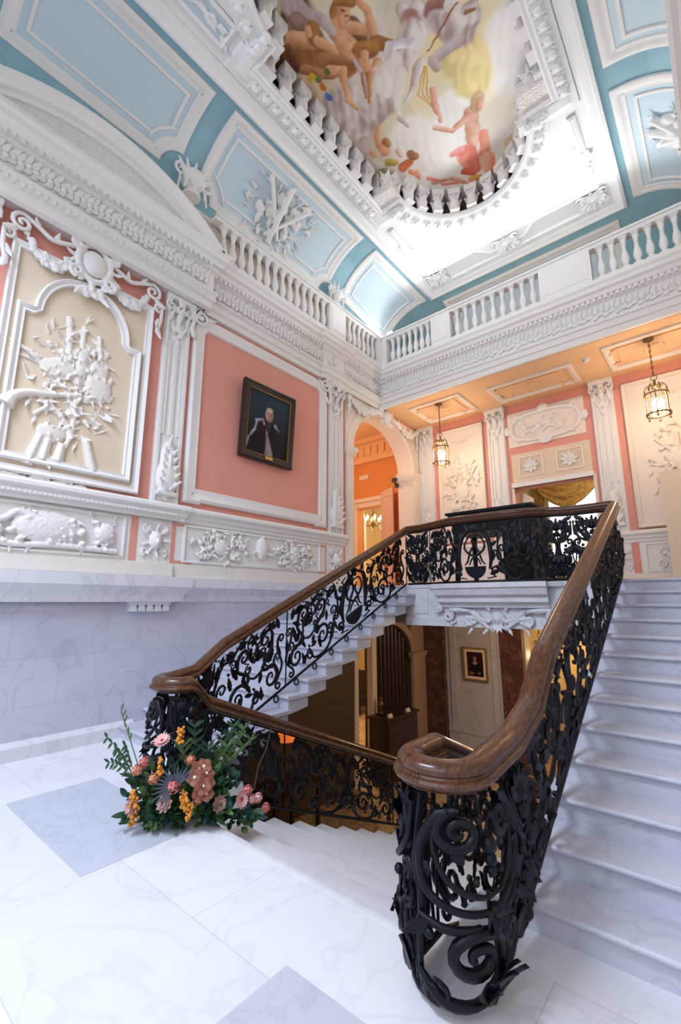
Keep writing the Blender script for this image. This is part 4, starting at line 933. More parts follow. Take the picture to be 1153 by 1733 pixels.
for c in (-3.0, -2.2):
    k = MB(); k.sweep([(c - .27, 4.36), (c + .27, 4.36), (c + .27, 4.84), (c - .27, 4.84)], [(0, 0), (0, .02), (.03, .03), (.04, 0)], lambda a, b, h: MK(a, b, h + .03), closed=True); f = obj('ornament_frame', k, CREAMW, t)
    o = Orn(lambda a, b, h: MK(a, b, h + .03))
    for an in range(0, 360, 45): o.lf(c, 4.6, an, .2, .05, 0)
    o.rose(c, 4.6, .07, .03); obj('leaf_rosette', o, STUCCO_C, f, 80)
k = MB(); k.sweep([(DX0, ZL), (DX0, 4.14), (DX1, 4.14), (DX1, ZL)], [(0, 0), (0, .06), (.04, .07), (.06, .04), (.06, 0)], lambda a, b, h: MK(a, b, h), closed=False); struct('door_3', k, CREAMW)

# --- garland over the arch
t = thing('arch_garland', 'white stucco garland with a mask hung over the tall arch', 'ornament', ML(AC, 6.0, .07))
for s in (-1, 1):
    o = Orn(lambda a, b, h: ML(a, b, h + .03)); o.swag([(AC + s * 1.45, 6.02), (AC + s * 1.0, 5.72 + .1), (AC + s * .55, 5.95 - .0), (AC + s * .2, 6.0)], .06, .10, 31 + s, .07); o.swag([(AC + s * 1.45, 6.05), (AC + s * 1.42, 5.8), (AC + s * 1.44, 5.55)], .03, .05, 33 + s, .05); fused('flower_swag', o, STUCCO, t, .011, 0)
o = Orn(lambda a, b, h: ML(a, b, h + .06)); o.bl(AC, 5.98, .13, .17, .10, .05, 12)
for an in range(0, 360, 36): o.lf(AC + .12 * cos(R(an)), 5.98 + .16 * sin(R(an)), an, .15, .05, .03, .5)
for s in (-1, 1): o.vol(AC + s * .2, 6.08, .08, 90, 1.4, -s, .025, .05); o.vol(AC + s * .17, 5.82, .07, -90, 1.4, s, .025, .05)
fused('keystone_mask', o, STUCCO_C, t, .013, 1)

# --- pediment
pd = thing('pediment', 'white segmental pediment on the left wall above the near cornice', 'pediment', ML(1.79, ZS + .94, 0))
zb = ZS + .94; c, hw, rise = 1.79, 1.80, .72
rad = (hw * hw + rise * rise) / (2 * rise); ca = math.degrees(math.asin(hw / rad))
A = [(c + rad * sin(R(ca - 2 * ca * i / 32)), zb + rise - rad + rad * cos(R(ca - 2 * ca * i / 32))) for i in range(33)]
k = MB(); k.sweep(A, [(0, 0), (.02, .40), (.02, .44), (.06, .44), (.10, .38), (.16, .36), (.18, .30), (.22, .28), (.22, 0)], ML); obj('curved_cornice', k, STUCCO, pd)
k = MB(); k.prism([(a, b - .1) for a, b in A] + [(c - hw, zb - .02), (c + hw, zb - .02)], 0, .24, ML); obj('tympanum', k, STUCCO_F, pd)
k = MB(); k.box(c - hw - .03, c + hw + .03, zb - .01, zb + .07, 0, .40, ML); obj('base_moulding', k, STUCCO, pd)
pd2 = thing('pediment', 'white cornice of the right wall cut by the top right edge', 'pediment', (XR, 1.79, zb))
k = MB(); k.box(XR - .42, XR, -.02, 3.6, zb - .25, zb + .05); k.box(XR - .36, XR, -.02, 3.6, zb - .45, zb - .25); obj('base_moulding', k, STUCCO, pd2)
k = MB(); k.sweep(A, [(0, 0), (.02, .40), (.06, .44), (.16, .36), (.22, .28), (.22, 0)], lambda a, b, h: (XR - h, a, b)); obj('curved_cornice', k, STUCCO, pd2)
# ------------------------------------------------------------------ balustrades of the upper gallery
BAL = [(.045, 0), (.055, 0), (.055, .03), (.035, .05), (.03, .07), (.052, .14), (.056, .19), (.045, .27), (.028, .34), (.028, .37), (.034, .38), (.028, .39), (.026, .44), (.036, .50), (.042, .53), (.042, .56), (.055, .57), (.055, .60)]
bal_me = None
def baluster(par, loc, hgt=.55, rot=0):
    global bal_me
    if bal_me is None:
        k = MB(); k.lathe([(r * 1.18, z) for r, z in BAL], (0, 0, 0), 12); k.box(-.062, .062, -.062, .062, -.005, .03); k.box(-.062, .062, -.062, .062, .575, .605); bal_me = build_mesh('baluster', k, 45); bal_me.materials.append(STUCCO)
    o = bpy.data.objects.new('baluster', bal_me); COL.objects.link(o); o.parent = par; w = WL[par.name]; o.location = V(loc) - V(w); o.scale = (1, 1, hgt / .6); WL[o.name] = w; return o
ZB0, ZB1 = ZS + .94, 7.92
def balustrade(label, pt, a0, a1, n, piers, base, dep=.16, grp='stone balustrades around the gallery'):
    # pt(a, off, z): along, off from the run axis
    t = thing('balustrade', label, 'balustrade', base, None)
    k = MB(); k.box(a0, a1, -dep / 2, dep / 2, ZB0, ZB0 + .10, pt); obj('plinth', k, STUCCO, t)
    k = MB(); k.box(a0, a1, -dep / 2, dep / 2, ZB1 - .11, ZB1 - .02, pt); k.box(a0, a1, -dep / 2 - .03, dep / 2 + .03, ZB1 - .04, ZB1, pt); obj('rail', k, STUCCO, t)
    for p0, p1 in piers:
        k = MB(); k.box(p0, p1, -dep / 2 - .01, dep / 2 + .01, ZB0, ZB1 - .02, pt); k.box(p0 + .06, p1 - .06, -dep / 2 - .02, dep / 2 + .02, ZB0 + .16, ZB1 - .16, pt); obj('pier', k, STUCCO, t)
    for s0, s1, q in n:
        for i in range(q): baluster(t, pt(s0 + (s1 - s0) * (i + .5) / q, 0, ZB0 + .10), ZB1 - .11 - ZB0 - .10)
    return t
XBL = XL + .15
PTL = lambda a, o, z: (XBL + o, a, z); YBG = GY - .10; PTG = lambda a, o, z: (a, YBG + o, z)
balustrade('white balustrade on the left wall right of the pediment', PTL, 3.5, 6.34, [(3.62, 6.30, 14)], [], (XBL, 4.9, ZB0), .14)
balustrade('short white balustrade between the urn pier and the gallery corner', PTL, 6.34, YBG + .08, [(6.98, 8.02, 6)], [(6.34, 6.86), (8.06, YBG + .08)], (XBL, 7.5, ZB0), .14)
balustrade('long white gallery balustrade crossing above the landing', PTG, XBL + .08, XR, [(-5.46, -4.36, 7), (-3.82, -2.04, 9), (-1.06, .2, 7)], [(XBL + .08, -5.52), (-4.32, -3.86), (-2.0, -1.12), (.24, XR)], (-2.6, YBG, ZB0))
def urn(label, y, s=1.0):
    t = thing('shell_urn', label, 'ornament', (XBL, y, ZB1)); m = lambda a, b, h: (XBL + h, y + a * s, ZB1 + b * s)
    o = Orn(m); o.lathe([(.12 * s, 0), (.13 * s, .03 * s), (.07 * s, .06 * s), (.05 * s, .10 * s), (.12 * s, .16 * s), (.17 * s, .25 * s), (.18 * s, .32 * s), (.12 * s, .38 * s), (.08 * s, .40 * s)], (XBL, y, ZB1), 14)
    for an in (30, 60, 90, 120, 150): o.lf(.10 * cos(R(an)), .30, an, .26, .06, .05, .2)
    for sg in (-1, 1): o.vol(sg * .2, .28, .09, 90, 1.3, -sg, .03, .05); o.st([(sg * .2, .2), (sg * .22, -.02)], .02, .04)
    fused('body', o, STUCCO, t, .012, 1)
    k = MB()
    for sg in (-1, 1): k.tube([m(sg * .05, .3, .1), m(sg * .14, .1, .12), m(sg * .16, .0, .1)], .015, 6)
    obj('ribbon', k, STUCCO, t, 80)
urn('white shell urn on the pier between the two left wall balustrades', 6.6, .95)
urn('white shell urn behind the right end of the pediment', 3.08, 1.15)
# ------------------------------------------------------------------ cove panels
COVEM = [(0, 0), (0, .03), (.05, .05), (.09, .035), (.12, .02), (.16, .025), (.18, .0)]
def resamp(P, st):
    o = []
    n = len(P)
    for i in range(n):
        a, b = V(P[i]), V(P[(i + 1) % n]); k = max(1, int((b - a).length / st))
        for j in range(k): o.append(tuple(a.lerp(b, j / k)))
    return o
def inset(P, d):
    n = len(P); o = []
    for i in range(n):
        p = V(P[i]); a = (p - V(P[i - 1])).normalized(); b = (V(P[(i + 1) % n]) - p).normalized(); n1 = V((-a.y, a.x)); n2 = V((-b.y, b.x)); q = (n1 + n2) / max(.25, 1 + n1.dot(n2)); o.append(tuple(p + q * d))
    return o
ARC = CW * 1.40   # developed cove length; panel coordinates (along, s) with t = s/ARC*90
def cove_panel(label, f, outline, field, seed=None, trophy=None, mid=None):
    F = lambda a, s, h: f(a, max(0, min(90, s / ARC * 90)), h)
    t = thing('cove_panel', label, 'ceiling panel', F(*mid, 0)); P = resamp(outline, .12)
    k = MB(); k.sweep(P, COVEM, F, closed=True); obj('frame', k, STUCCO, t, 50)
    Q = inset(P, .02)
    xs = [p[0] for p in outline]; ss = [p[1] for p in outline]; k = MB()
    # field as a grid of quads clipped to the outline by rows
    n = 24; s0, s1 = min(ss) + .02, max(ss) - .02; rows = []
    for i in range(n + 1):
        s = s0 + (s1 - s0) * i / n; X = []
        for j in range(len(outline)):
            (xa, sa), (xb, sb) = outline[j], outline[(j + 1) % len(outline)]
            if (sa - s) * (sb - s) <= 0 and abs(sa - sb) > 1e-6: X.append(xa + (xb - xa) * (s - sa) / (sb - sa))
        rows.append((min(X) + .03, max(X) - .03, s))
    A = [F(r[0], r[2], .012) for r in rows]; B = [F(r[1], r[2], .012) for r in rows]; k.strip(A, B); obj('field', k, field, t, 80)
    ins = resamp(inset(outline, .25), .12); k = MB(); k.sweep(ins, [(0, .01), (0, .03), (.02, .035), (.04, .03), (.045, .01)], F, closed=True); obj('inner_moulding', k, STUCCO, t, 50)
    if trophy:
        g = random.Random(seed); o = Orn(lambda a, b, h: F(a, b, h + .02)); c, b0, w, h_ = trophy
        o.nr = tuple((V(F(c, b0, 1)) - V(F(c, b0, 0))))
        def lf(a, b, an, L, W):
            p = V(F(a, b, .02)); q = V(F(a + .05 * cos(R(an)), b + .05 * sin(R(an)), .02)); o.leaf(p, q - p, o.nr, L, W, .35, .5, 6, 1)
        for i in range(70):
            an = g.uniform(0, 360); rr = g.random() ** .6; a = c + rr * w * cos(R(an)); b = b0 + rr * h_ * sin(R(an)); lf(a, b, an + g.uniform(-50, 50), g.uniform(.14, .28), g.uniform(.03, .055))
        for i in range(26): o.bl(c + g.uniform(-.6, .6) * w, b0 + g.uniform(-.6, .6) * h_, g.uniform(.05, .1), g.uniform(.05, .12), .06, .02)
        o.st([(c - w * .7, b0 + h_ * .9), (c + w * .2, b0 - h_ * .7)], .045, .04); o.st([(c - w * .1, b0 + h_), (c - w * .05, b0 - h_)], .05, .04); o.st([(c + w * .6, b0 + h_ * .8), (c - w * .2, b0 - h_ * .8)], .04, .04)
        fused('trophy_relief', o, STUCCO, t, .016, 1)
    return t
def outl(a0, a1, s0, s1, eL, eR):
    # rounded ears at the lower corners
    P = [(a0 + eL, s0)] if eL else [(a0, s0)]
    P = ([(a0, s0 + eL)] + arc((a0, s0), eL, 90, 0, 6)[1:] if eL else [(a0, s0)]) + (arc((a1, s0), eR, 180, 90, 6) if eR else [(a1, s0)]) + [(a1, s1), (a0, s1)]
    return P
LP = [(.22, 2.88, .3, .3), (3.22, 6.42, .3, .3), (6.84, 8.60, .3, 0)]
cove_panel('plain pale blue cove panel above the pediment', CL, outl(.50, 2.86, .32, 1.56, 0, .3), PALEBLUE, None, None, (1.6, .8))
cove_panel('pale blue cove panel with a white trophy over the left balustrade', CL, outl(3.20, 6.42, .20, 1.58, .27, .27), PALEBLUE, 41, (4.72, .82, .75, .52), (4.8, .8))
cove_panel('short pale cove panel at the left corner over the gallery', CL, [(6.85, .35), (8.75, .12), (9.0, 1.58), (6.85, 1.58)], PALEBLUE, None, None, (7.8, .8))
cove_panel('pale blue cove panel at the top right edge of the photo', CR, outl(3.20, 6.42, .20, 1.52, .32, .32)[::1], PALEBLUE, None, None, (4.8, .8)) if 0 else None
def CRm(a, t_, h=0): return CR(a, t_, h)
cove_panel('upper of the two cove panels cut by the right edge', CRm, outl(3.2, 6.2, .2, 1.58, .26, .26), PALEBLUE, None, None, (4.2, .8))
cove_panel('lower of the two cove panels cut by the right edge', CRm, outl(6.6, 8.9, .2, 1.58, .26, 0), PALEBLUE, 43, (7.6, .8, .4, .4), (7.1, .8))
cove_panel('shadowed cove panel above the gallery at the back', CB, outl(-4.5, -.7, .25, 1.45, 0, 0), PALEBLUE, None, None, (-2.6, .8))
# ------------------------------------------------------------------ ceiling mouldings and the painted centre
FC = lambda a, b, h: (a, b, ZP - h)
cm = thing('ceiling_border', 'white leaf-carved border around the painted ceiling', 'moulding', (XC, 4.6, ZP))
k = MB(); BRD = [(PX0 + .0, PY0), (PX0, PY1), (PX1, PY1), (PX1, PY0)]
k.sweep(BRD[::-1], [(-.03, -.02), (-.03, .08), (.02, .10), (.06, .07), (.12, .06), (.16, .03), (.20, .03), (.20, -.02)], FC, closed=True); obj('outer_moulding', k, WHITE, cm)
k = MB(); k.sweep(OUT, [(0, -.03), (0, .05), (.03, .07), (.07, .05), (.10, .07), (.20, .10), (.27, .06), (.32, .05), (.34, .0), (.34, -.02)], FC, closed=True); obj('inner_moulding', k, WHITE, cm)
g = random.Random(9)
def band(P, step, off):
    P = [V(p) for p in P]; acc = 0; out = []
    for i in range(len(P) - 1):
        a, b = P[i], P[i + 1]; L = (b - a).length; d = (b - a) / L; nn = V((-d.y, d.x)); u = step - acc if acc else step / 2
        while u < L: out.append((a + d * u + nn * off, d)); u += step
        acc = (acc + L) % step
    return out
cnt = 0
for (p, d) in band(OUT + [OUT[0]], .2, .185):
    if p.y < 1.9: continue
    k = MB(); n2 = V((-d.y, d.x))
    for s in (-1, 1):
        dd = (d * s * .25 + n2 * .97); k.leaf((p.x - n2.x * .08 + d.x * s * .03, p.y - n2.y * .08 + d.y * s * .03, ZP - .085), (dd.x, dd.y, 0), (0, 0, -1), .17, .055, .05, .45, 5, 0)
    k.ball((p.x, p.y, ZP - .10), (.055, .055, .045), 10); obj('carved_leaf', k, WHITE, cm, 80); cnt += 1
# spandrel frames and ornaments at the two ends
for yy, sg in ((7.9, 1),):
    k = MB(); k.sweep([(PX0 + .3, 8.2), (XC - .6, 8.2), (XC - .35, 8.45), (XC + .35, 8.45), (XC + .6, 8.2), (PX1 - .3, 8.2), (PX1 - .3, 8.72), (PX0 + .3, 8.72)], [(0, 0), (0, .03), (.04, .05), (.07, .02), (.07, 0)], FC, closed=True); obj('end_frame', k, WHITE, cm)
    for x in (PX0 + .45, XC, PX1 - .45):
        o = Orn(FC)
        for an in range(0, 360, 30): o.lf(x, 8.45, an, .26, .06, .01)
        for s in (-1, 1): o.vol(x + s * .2, 8.35, .1, 90, 1.4, s, .03, .04); o.vol(x + s * .2, 8.58, .08, -90, 1.4, -s, .03, .04)
        o.rose(x, 8.45, .1, .04); fused('end_ornament', o, WHITE, cm, .015, 1)
for sx in (-1, 1):
    xe = PX0 + .32 if sx < 0 else PX1 - .32
    for y0, y1, nm in ((6.62, 7.95, 'far'), (.6, 2.62, 'near')):
        xi = XC + sx * 1.36 if y0 < 3 else XC + sx * 1.62
        P = [(xe, y0), (xe, y1), (xi, y1), (xi, y0)]
        if sx < 0: P = P[::-1]
        k = MB(); k.prism(P, 0, .008, FC); f = obj('spandrel_field', k, PALEBLUE if nm == 'near' else WHITE, cm)  # far pale blue fields coloured white, as if washed out by light
        k = MB(); k.sweep(P, [(0, 0), (0, .03), (.04, .05), (.07, .02), (.07, 0)], FC, closed=True); obj('spandrel_frame', k, WHITE, f)
        o = Orn(FC); xm = (xe + xi) / 2
        for i in range(7): o.lf(xm + rnd.uniform(-.05, .05), y1 - .12 - i * .13, rnd.choice((60, 120, 90, -60)), .2, .05, .0)
        o.rose(xm, y1 - .3, .08, .02); o.rose(xm, y1 - .6, .06, .02); o.st([(xm, y1 - .1), (xm, y1 - 1.1)], .03, .01); obj('spandrel_relief', o, WHITE, f, 80)
# bracket balusters round the painting
cb = thing('coffer_balustrade', 'ring of white carved bracket balusters edging the painted ceiling', 'balustrade', (XC, 4.6, ZP + .03))
k = MB(); k.lathe([(.06, 0), (.085, .03), (.10, .10), (.105, .18), (.09, .26), (.06, .31), (.07, .35), (.10, .38)], (0, 0, 0), 12); k.box(-.115, .115, -.115, .115, .37, .50); k.box(-.09, .09, -.09, .09, -.03, .01)
for an in (0, 90, 180, 270):
    k.leaf((.07 * cos(R(an)), .07 * sin(R(an)), .08), (cos(R(an)) * .15, sin(R(an)) * .15, 1), (cos(R(an)), sin(R(an)), 0), .22, .05, .1, .6, 5, 0)
    k.leaf((.06 * cos(R(an + 45)), .06 * sin(R(an + 45)), .2), (cos(R(an + 45)) * .15, sin(R(an + 45)) * .15, 1), (cos(R(an + 45)), sin(R(an + 45)), 0), .2, .045, .2, .6, 5, 1)
bm_ = build_mesh('bracket_baluster', k, 60); bm_.materials.append(STUCCO)
for (p, d) in band(OUT + [OUT[0]], .335, -.02):
    if p.y < 2.3: continue
    o = bpy.data.objects.new('bracket_baluster', bm_); COL.objects.link(o); o.parent = cb; o.location = V((p.x, p.y, ZP + .03)) - V(WL[cb.name]); o.rotation_euler.z = math.atan2(d.y, d.x); o.scale = (1, 1, .84); WL[o.name] = WL[cb.name]
# notch consoles
for sx in (-1, 1):
    k = MB(); x0, x1 = sorted((XC + sx * 1.14, XC + sx * 1.50)); k.box(x0, x1, EY1 - .26, EY1 + .02, ZP + .02, ZP + .20); k.box(x0 - .03, x1 + .03, EY1 - .30, EY1 + .02, ZP - .02, ZP + .03); obj('corner_console', k, STUCCO_F, cb)
    k = MB(); k.ball((XC + sx * 1.32, EY1 - .14, ZP + .36), (.13, .13, .17), 12); k.ball((XC + sx * 1.32 - .0, EY1 - .27, ZP + .34), (.04, .05, .05), 8)
    for i in range(8): k.leaf((XC + sx * 1.32, EY1 - .14, ZP + .3), (cos(R(45 * i)), sin(R(45 * i)), .9), (cos(R(45 * i)), sin(R(45 * i)), 0), .26, .06, .2, .5, 5, 1)
    obj('corner_mask', k, STUCCO, cb, 80)
# painted ceiling: a loose sky with draped figures, painted as vertex colours
def seg(p, a, b):
    ab = (b[0] - a[0], b[1] - a[1]); t = ((p[0] - a[0]) * ab[0] + (p[1] - a[1]) * ab[1]) / max(1e-9, ab[0] ** 2 + ab[1] ** 2); t = max(0, min(1, t))
    return math.hypot(p[0] - a[0] - ab[0] * t, p[1] - a[1] - ab[1] * t), t
def painted(name, nx, ny, fpos, fcol, m, par=None, label=None, cat_=None):
    me = bpy.data.meshes.new(name); vs = [fpos(i / nx, j / ny) for j in range(ny + 1) for i in range(nx + 1)]
    fs = [(j * (nx + 1) + i, j * (nx + 1) + i + 1, (j + 1) * (nx + 1) + i + 1, (j + 1) * (nx + 1) + i) for j in range(ny) for i in range(nx)]
    me.from_pydata(vs, [], fs); at = me.color_attributes.new('paint', 'FLOAT_COLOR', 'POINT')
    for j in range(ny + 1):
        for i in range(nx + 1): c = fcol(i / nx, j / ny); at.data[j * (nx + 1) + i].color = (*c, 1)
    return link(name, me, m, par)
def mixc(a, b, t): return tuple(a[i] + (b[i] - a[i]) * t for i in range(3))
SKIN, SKD, HAIR = (.74, .46, .29), (.50, .26, .14), (.50, .28, .08)
BRN, DRK, YEL, GRY, MAU, RED, SKY, CRM, TAN, LIL, WHT, PAL, PNK = (.30, .13, .045), (.11, .04, .02), (.62, .54, .27), (.68, .62, .56), (.44, .34, .32), (.72, .22, .13), (.80, .77, .72), (.78, .66, .38), (.66, .52, .38), (.56, .52, .56), (.84, .82, .80), (.76, .71, .67), (.82, .54, .45)
STR = [  # (a, b, radius a, radius b, colour, shaded-side pigment)
 ((-4.03,3.70),(-3.94,4.21),0.239,0.195,TAN,(.50,.38,.27)), ((-3.83,4.43),(-3.68,5.00),0.260,0.239,MAU,GRY), ((-3.52,4.42),(-3.81,4.67),0.173,0.195,GRY,MAU), ((-3.83,5.20),(-3.98,5.50),0.130,0.130,(.58,.50,.44),MAU), 
 ((-2.82,4.10),(-3.22,4.66),0.242,0.279,GRY,(.62,.54,.48)), ((-2.55,4.09),(-2.50,3.94),0.167,0.167,(.62,.58,.42),GRY), ((-3.25,4.87),(-3.44,4.95),0.223,0.167,MAU,GRY), ((-3.16,5.65),(-3.05,6.10),0.372,0.335,SKY,(.74,.68,.62)), 
 ((-2.77,6.15),(-2.40,5.64),0.297,0.279,WHT,SKY), ((-1.39,5.20),(-1.49,5.79),0.279,0.297,WHT,SKY), ((-1.95,5.02),(-1.97,5.49),0.316,0.279,CRM,YEL), ((-4.02,3.43),(-3.62,3.66),0.173,0.239,BRN,DRK), 
 ((-3.65,3.69),(-3.35,4.12),0.217,0.152,BRN,(.42,.20,.08)), ((-3.70,3.21),(-3.43,3.18),0.152,0.195,(.34,.22,.16),DRK), ((-3.47,3.05),(-3.35,3.38),0.152,0.119,(.56,.46,.46),MAU), 
 ((-3.53,3.25),(-3.40,3.54),0.108,0.065,(.40,.28,.24),DRK), ((-2.97,3.77),(-2.95,3.95),0.108,0.087,(.36,.20,.12),DRK), ((-2.86,4.13),(-2.70,4.30),0.108,0.076,(.40,.20,.08),BRN), 
 ((-3.56,3.79),(-3.20,4.10),0.087,0.065,(.48,.26,.13),BRN), ((-3.76,3.43),(-3.59,3.60),0.065,0.043,(.50,.30,.16),BRN), ((-3.86,3.72),(-3.58,4.05),0.076,0.065,(.52,.30,.16),BRN), ((-3.25,3.41),(-3.26,3.69),0.056,0.043,LIL,MAU), 
 ((-3.26,3.69),(-3.21,4.03),0.048,0.039,LIL,MAU), ((-3.21,4.03),(-3.23,4.32),0.035,0.030,LIL,MAU), ((-3.23,4.32),(-3.38,4.61),0.030,0.026,(.50,.34,.30),BRN), ((-3.75,3.32),(-3.49,3.52),0.074,0.082,SKIN,SKD), 
 ((-3.43,3.46),(-3.47,3.54),0.113,0.100,HAIR,BRN), ((-3.49,3.40),(-3.51,3.44),0.056,0.056,SKIN,SKD), ((-3.47,3.59),(-3.34,3.86),0.069,0.048,SKIN,SKD), ((-3.17,3.63),(-3.15,3.92),0.126,0.121,SKIN,SKD), 
 ((-3.21,3.83),(-3.20,4.02),0.108,0.087,SKIN,SKD), ((-3.00,3.47),(-3.09,3.51),0.074,0.065,HAIR,BRN), ((-2.92,3.52),(-2.99,3.62),0.091,0.078,SKIN,SKD), ((-3.05,3.63),(-3.07,3.68),0.048,0.061,SKIN,SKD), 
 ((-2.97,3.43),(-2.82,3.55),0.065,0.065,HAIR,BRN), ((-3.00,3.77),(-2.79,4.01),0.074,0.052,SKIN,SKD), ((-2.79,4.01),(-2.73,3.77),0.052,0.048,SKIN,SKD), ((-2.73,3.77),(-2.75,3.61),0.043,0.043,SKIN,SKD), 
 ((-3.23,3.50),(-3.23,3.66),0.078,0.056,(.60,.56,.52),MAU), ((-2.98,3.56),(-2.96,3.58),0.013,0.013,(.2,.08,.04),BRN), ((-2.98,3.63),(-2.95,3.65),0.013,0.011,(.55,.16,.10),BRN), ((-3.57,3.97),(-3.42,4.11),0.074,0.065,SKIN,SKD), 
 ((-3.42,4.11),(-3.61,4.42),0.065,0.039,SKIN,SKD), ((-3.64,4.46),(-3.58,4.68),0.043,0.026,SKIN,SKD), ((-3.11,4.21),(-3.13,4.40),0.087,0.078,SKIN,SKD), ((-3.06,4.05),(-2.93,4.18),0.113,0.104,HAIR,BRN), 
 ((-3.05,4.14),(-3.07,4.18),0.061,0.052,SKIN,SKD), ((-3.16,4.41),(-3.39,4.71),0.056,0.026,(.64,.36,.20),BRN), ((-2.96,4.36),(-3.06,4.37),0.065,0.039,(.72,.58,.42),SKD), ((-2.75,4.34),(-2.63,4.33),0.056,0.048,LIL,WHT), 
 ((-2.63,4.33),(-2.47,4.53),0.052,0.039,LIL,WHT), ((-2.75,4.34),(-2.88,4.43),0.043,0.026,LIL,GRY), ((-3.82,3.87),(-3.81,3.89),0.048,0.039,(.62,.45,.04),(.62,.45,.04)), 
 ((-3.88,3.86),(-3.88,3.88),0.048,0.039,(.55,.42,.05),(.55,.42,.05)), ((-3.79,3.94),(-3.79,3.96),0.048,0.039,(.20,.22,.06),(.20,.22,.06)), ((-3.80,4.04),(-3.80,4.06),0.048,0.039,(.62,.22,.03),(.62,.22,.03)), 
 ((-3.81,4.08),(-3.80,4.10),0.048,0.039,(.5,.2,.03),(.5,.2,.03)), ((-3.84,4.20),(-3.84,4.23),0.048,0.039,(.12,.27,.55),(.12,.27,.55)), ((-3.84,4.24),(-3.84,4.26),0.048,0.039,(.10,.2,.45),(.10,.2,.45)), 
 ((-3.61,3.95),(-3.61,3.97),0.048,0.039,(.16,.18,.06),(.16,.18,.06)), ((-2.33,4.09),(-2.17,4.14),0.112,0.093,(.66,.60,.58),MAU), ((-2.36,4.07),(-2.39,4.15),0.074,0.056,(.74,.70,.68),MAU), 
 ((-2.20,4.20),(-2.18,4.45),0.112,0.084,(.78,.74,.72),MAU), ((-2.34,4.23),(-2.31,4.42),0.130,0.112,(.42,.24,.20),(.55,.40,.36)), ((-2.40,4.41),(-2.70,4.56),0.204,0.204,PAL,MAU), ((-2.77,4.50),(-3.04,4.70),0.130,0.167,PAL,GRY), 
 ((-2.79,4.69),(-3.01,4.95),0.112,0.074,PAL,GRY), ((-3.02,4.94),(-3.15,5.23),0.056,0.041,PAL,GRY), ((-3.15,5.23),(-3.10,5.41),0.045,0.026,(.66,.58,.54),MAU), ((-2.50,4.78),(-2.72,4.97),0.082,0.045,PAL,MAU), 
 ((-2.72,4.97),(-2.95,5.09),0.041,0.026,PAL,MAU), ((-2.04,4.33),(-1.93,4.34),0.130,0.112,(.44,.26,.22),(.30,.15,.12)), ((-2.07,4.46),(-1.84,4.79),0.130,0.223,(.70,.64,.66),MAU), ((-1.86,4.73),(-1.68,4.75),0.204,0.149,PAL,MAU), 
 ((-1.68,4.64),(-1.59,4.64),0.093,0.067,PAL,MAU), ((-1.93,4.88),(-2.28,4.86),0.093,0.074,(.62,.54,.54),MAU), ((-1.84,4.42),(-1.79,4.51),0.074,0.074,PAL,GRY), ((-2.34,4.87),(-2.31,5.00),0.074,0.056,(.60,.52,.50),MAU), 
 ((-1.72,4.65),(-1.61,4.70),0.037,0.026,(.45,.25,.18),BRN), ((-2.70,4.31),(-2.44,4.47),0.067,0.048,LIL,WHT), ((-2.83,4.38),(-2.70,4.31),0.048,0.041,LIL,GRY), ((-1.74,4.50),(-2.02,4.59),0.011,0.011,(.42,.12,.07),BRN), 
 ((-2.02,4.59),(-2.34,4.72),0.011,0.011,(.42,.12,.07),BRN), ((-2.48,4.85),(-2.73,5.13),0.011,0.009,(.66,.45,.10),(.5,.3,.06)), ((-2.73,5.13),(-2.65,5.43),0.009,0.009,(.66,.45,.10),(.5,.3,.06)), 
 ((-2.47,4.86),(-2.67,5.18),0.011,0.009,(.66,.45,.10),(.5,.3,.06)), ((-2.67,5.18),(-2.63,5.45),0.009,0.009,(.66,.45,.10),(.5,.3,.06)), ((-2.45,4.88),(-2.62,5.23),0.011,0.009,(.66,.45,.10),(.5,.3,.06)), 
 ((-2.62,5.23),(-2.61,5.47),0.009,0.009,(.66,.45,.10),(.5,.3,.06)), ((-2.22,5.93),(-2.35,6.34),0.123,0.130,PNK,SKD), ((-2.04,5.77),(-2.10,5.87),0.115,0.093,(.70,.52,.36),(.5,.34,.2)), ((-2.03,5.84),(-2.06,5.91),0.067,0.056,PNK,SKD), 
 ((-2.28,5.94),(-2.57,5.98),0.063,0.048,PNK,SKD), ((-2.57,5.98),(-2.79,5.73),0.045,0.037,PNK,SKD), ((-2.52,5.20),(-2.61,5.47),0.048,0.056,PNK,SKD), ((-2.61,5.47),(-2.66,5.71),0.052,0.037,PNK,SKD), 
 ((-2.57,6.51),(-2.56,6.82),0.167,0.149,RED,(.80,.36,.28)), ((-2.19,6.37),(-2.29,6.67),0.074,0.112,(.84,.45,.32),RED), ((-2.31,6.84),(-2.37,7.06),0.130,0.112,(.80,.32,.18),(.82,.55,.40)), 
 ((-2.61,6.40),(-2.77,6.37),0.074,0.056,(.82,.42,.40),RED), ((-2.69,7.03),(-2.58,7.08),0.074,0.063,(.72,.46,.10),RED), ((-2.73,6.79),(-2.61,6.93),0.074,0.056,RED,(.6,.14,.08)), 
 ((-1.92,6.77),(-1.80,6.73),0.074,0.067,(.80,.55,.45),CRM), ((-3.29,6.65),(-2.97,6.79),0.048,0.037,PNK,SKD), ((-3.34,6.50),(-3.20,6.66),0.037,0.033,(.84,.5,.4),RED), ((-2.98,6.80),(-2.75,7.10),0.045,0.037,PNK,SKD), 
 ((-3.17,6.79),(-2.93,6.95),0.030,0.026,(.80,.40,.28),RED), ((-3.42,6.25),(-3.44,6.39),0.045,0.037,PNK,RED), ((-3.50,5.13),(-3.62,5.26),0.041,0.048,SKIN,SKD), ((-3.63,5.36),(-3.66,5.54),0.082,0.085,SKIN,SKD), 
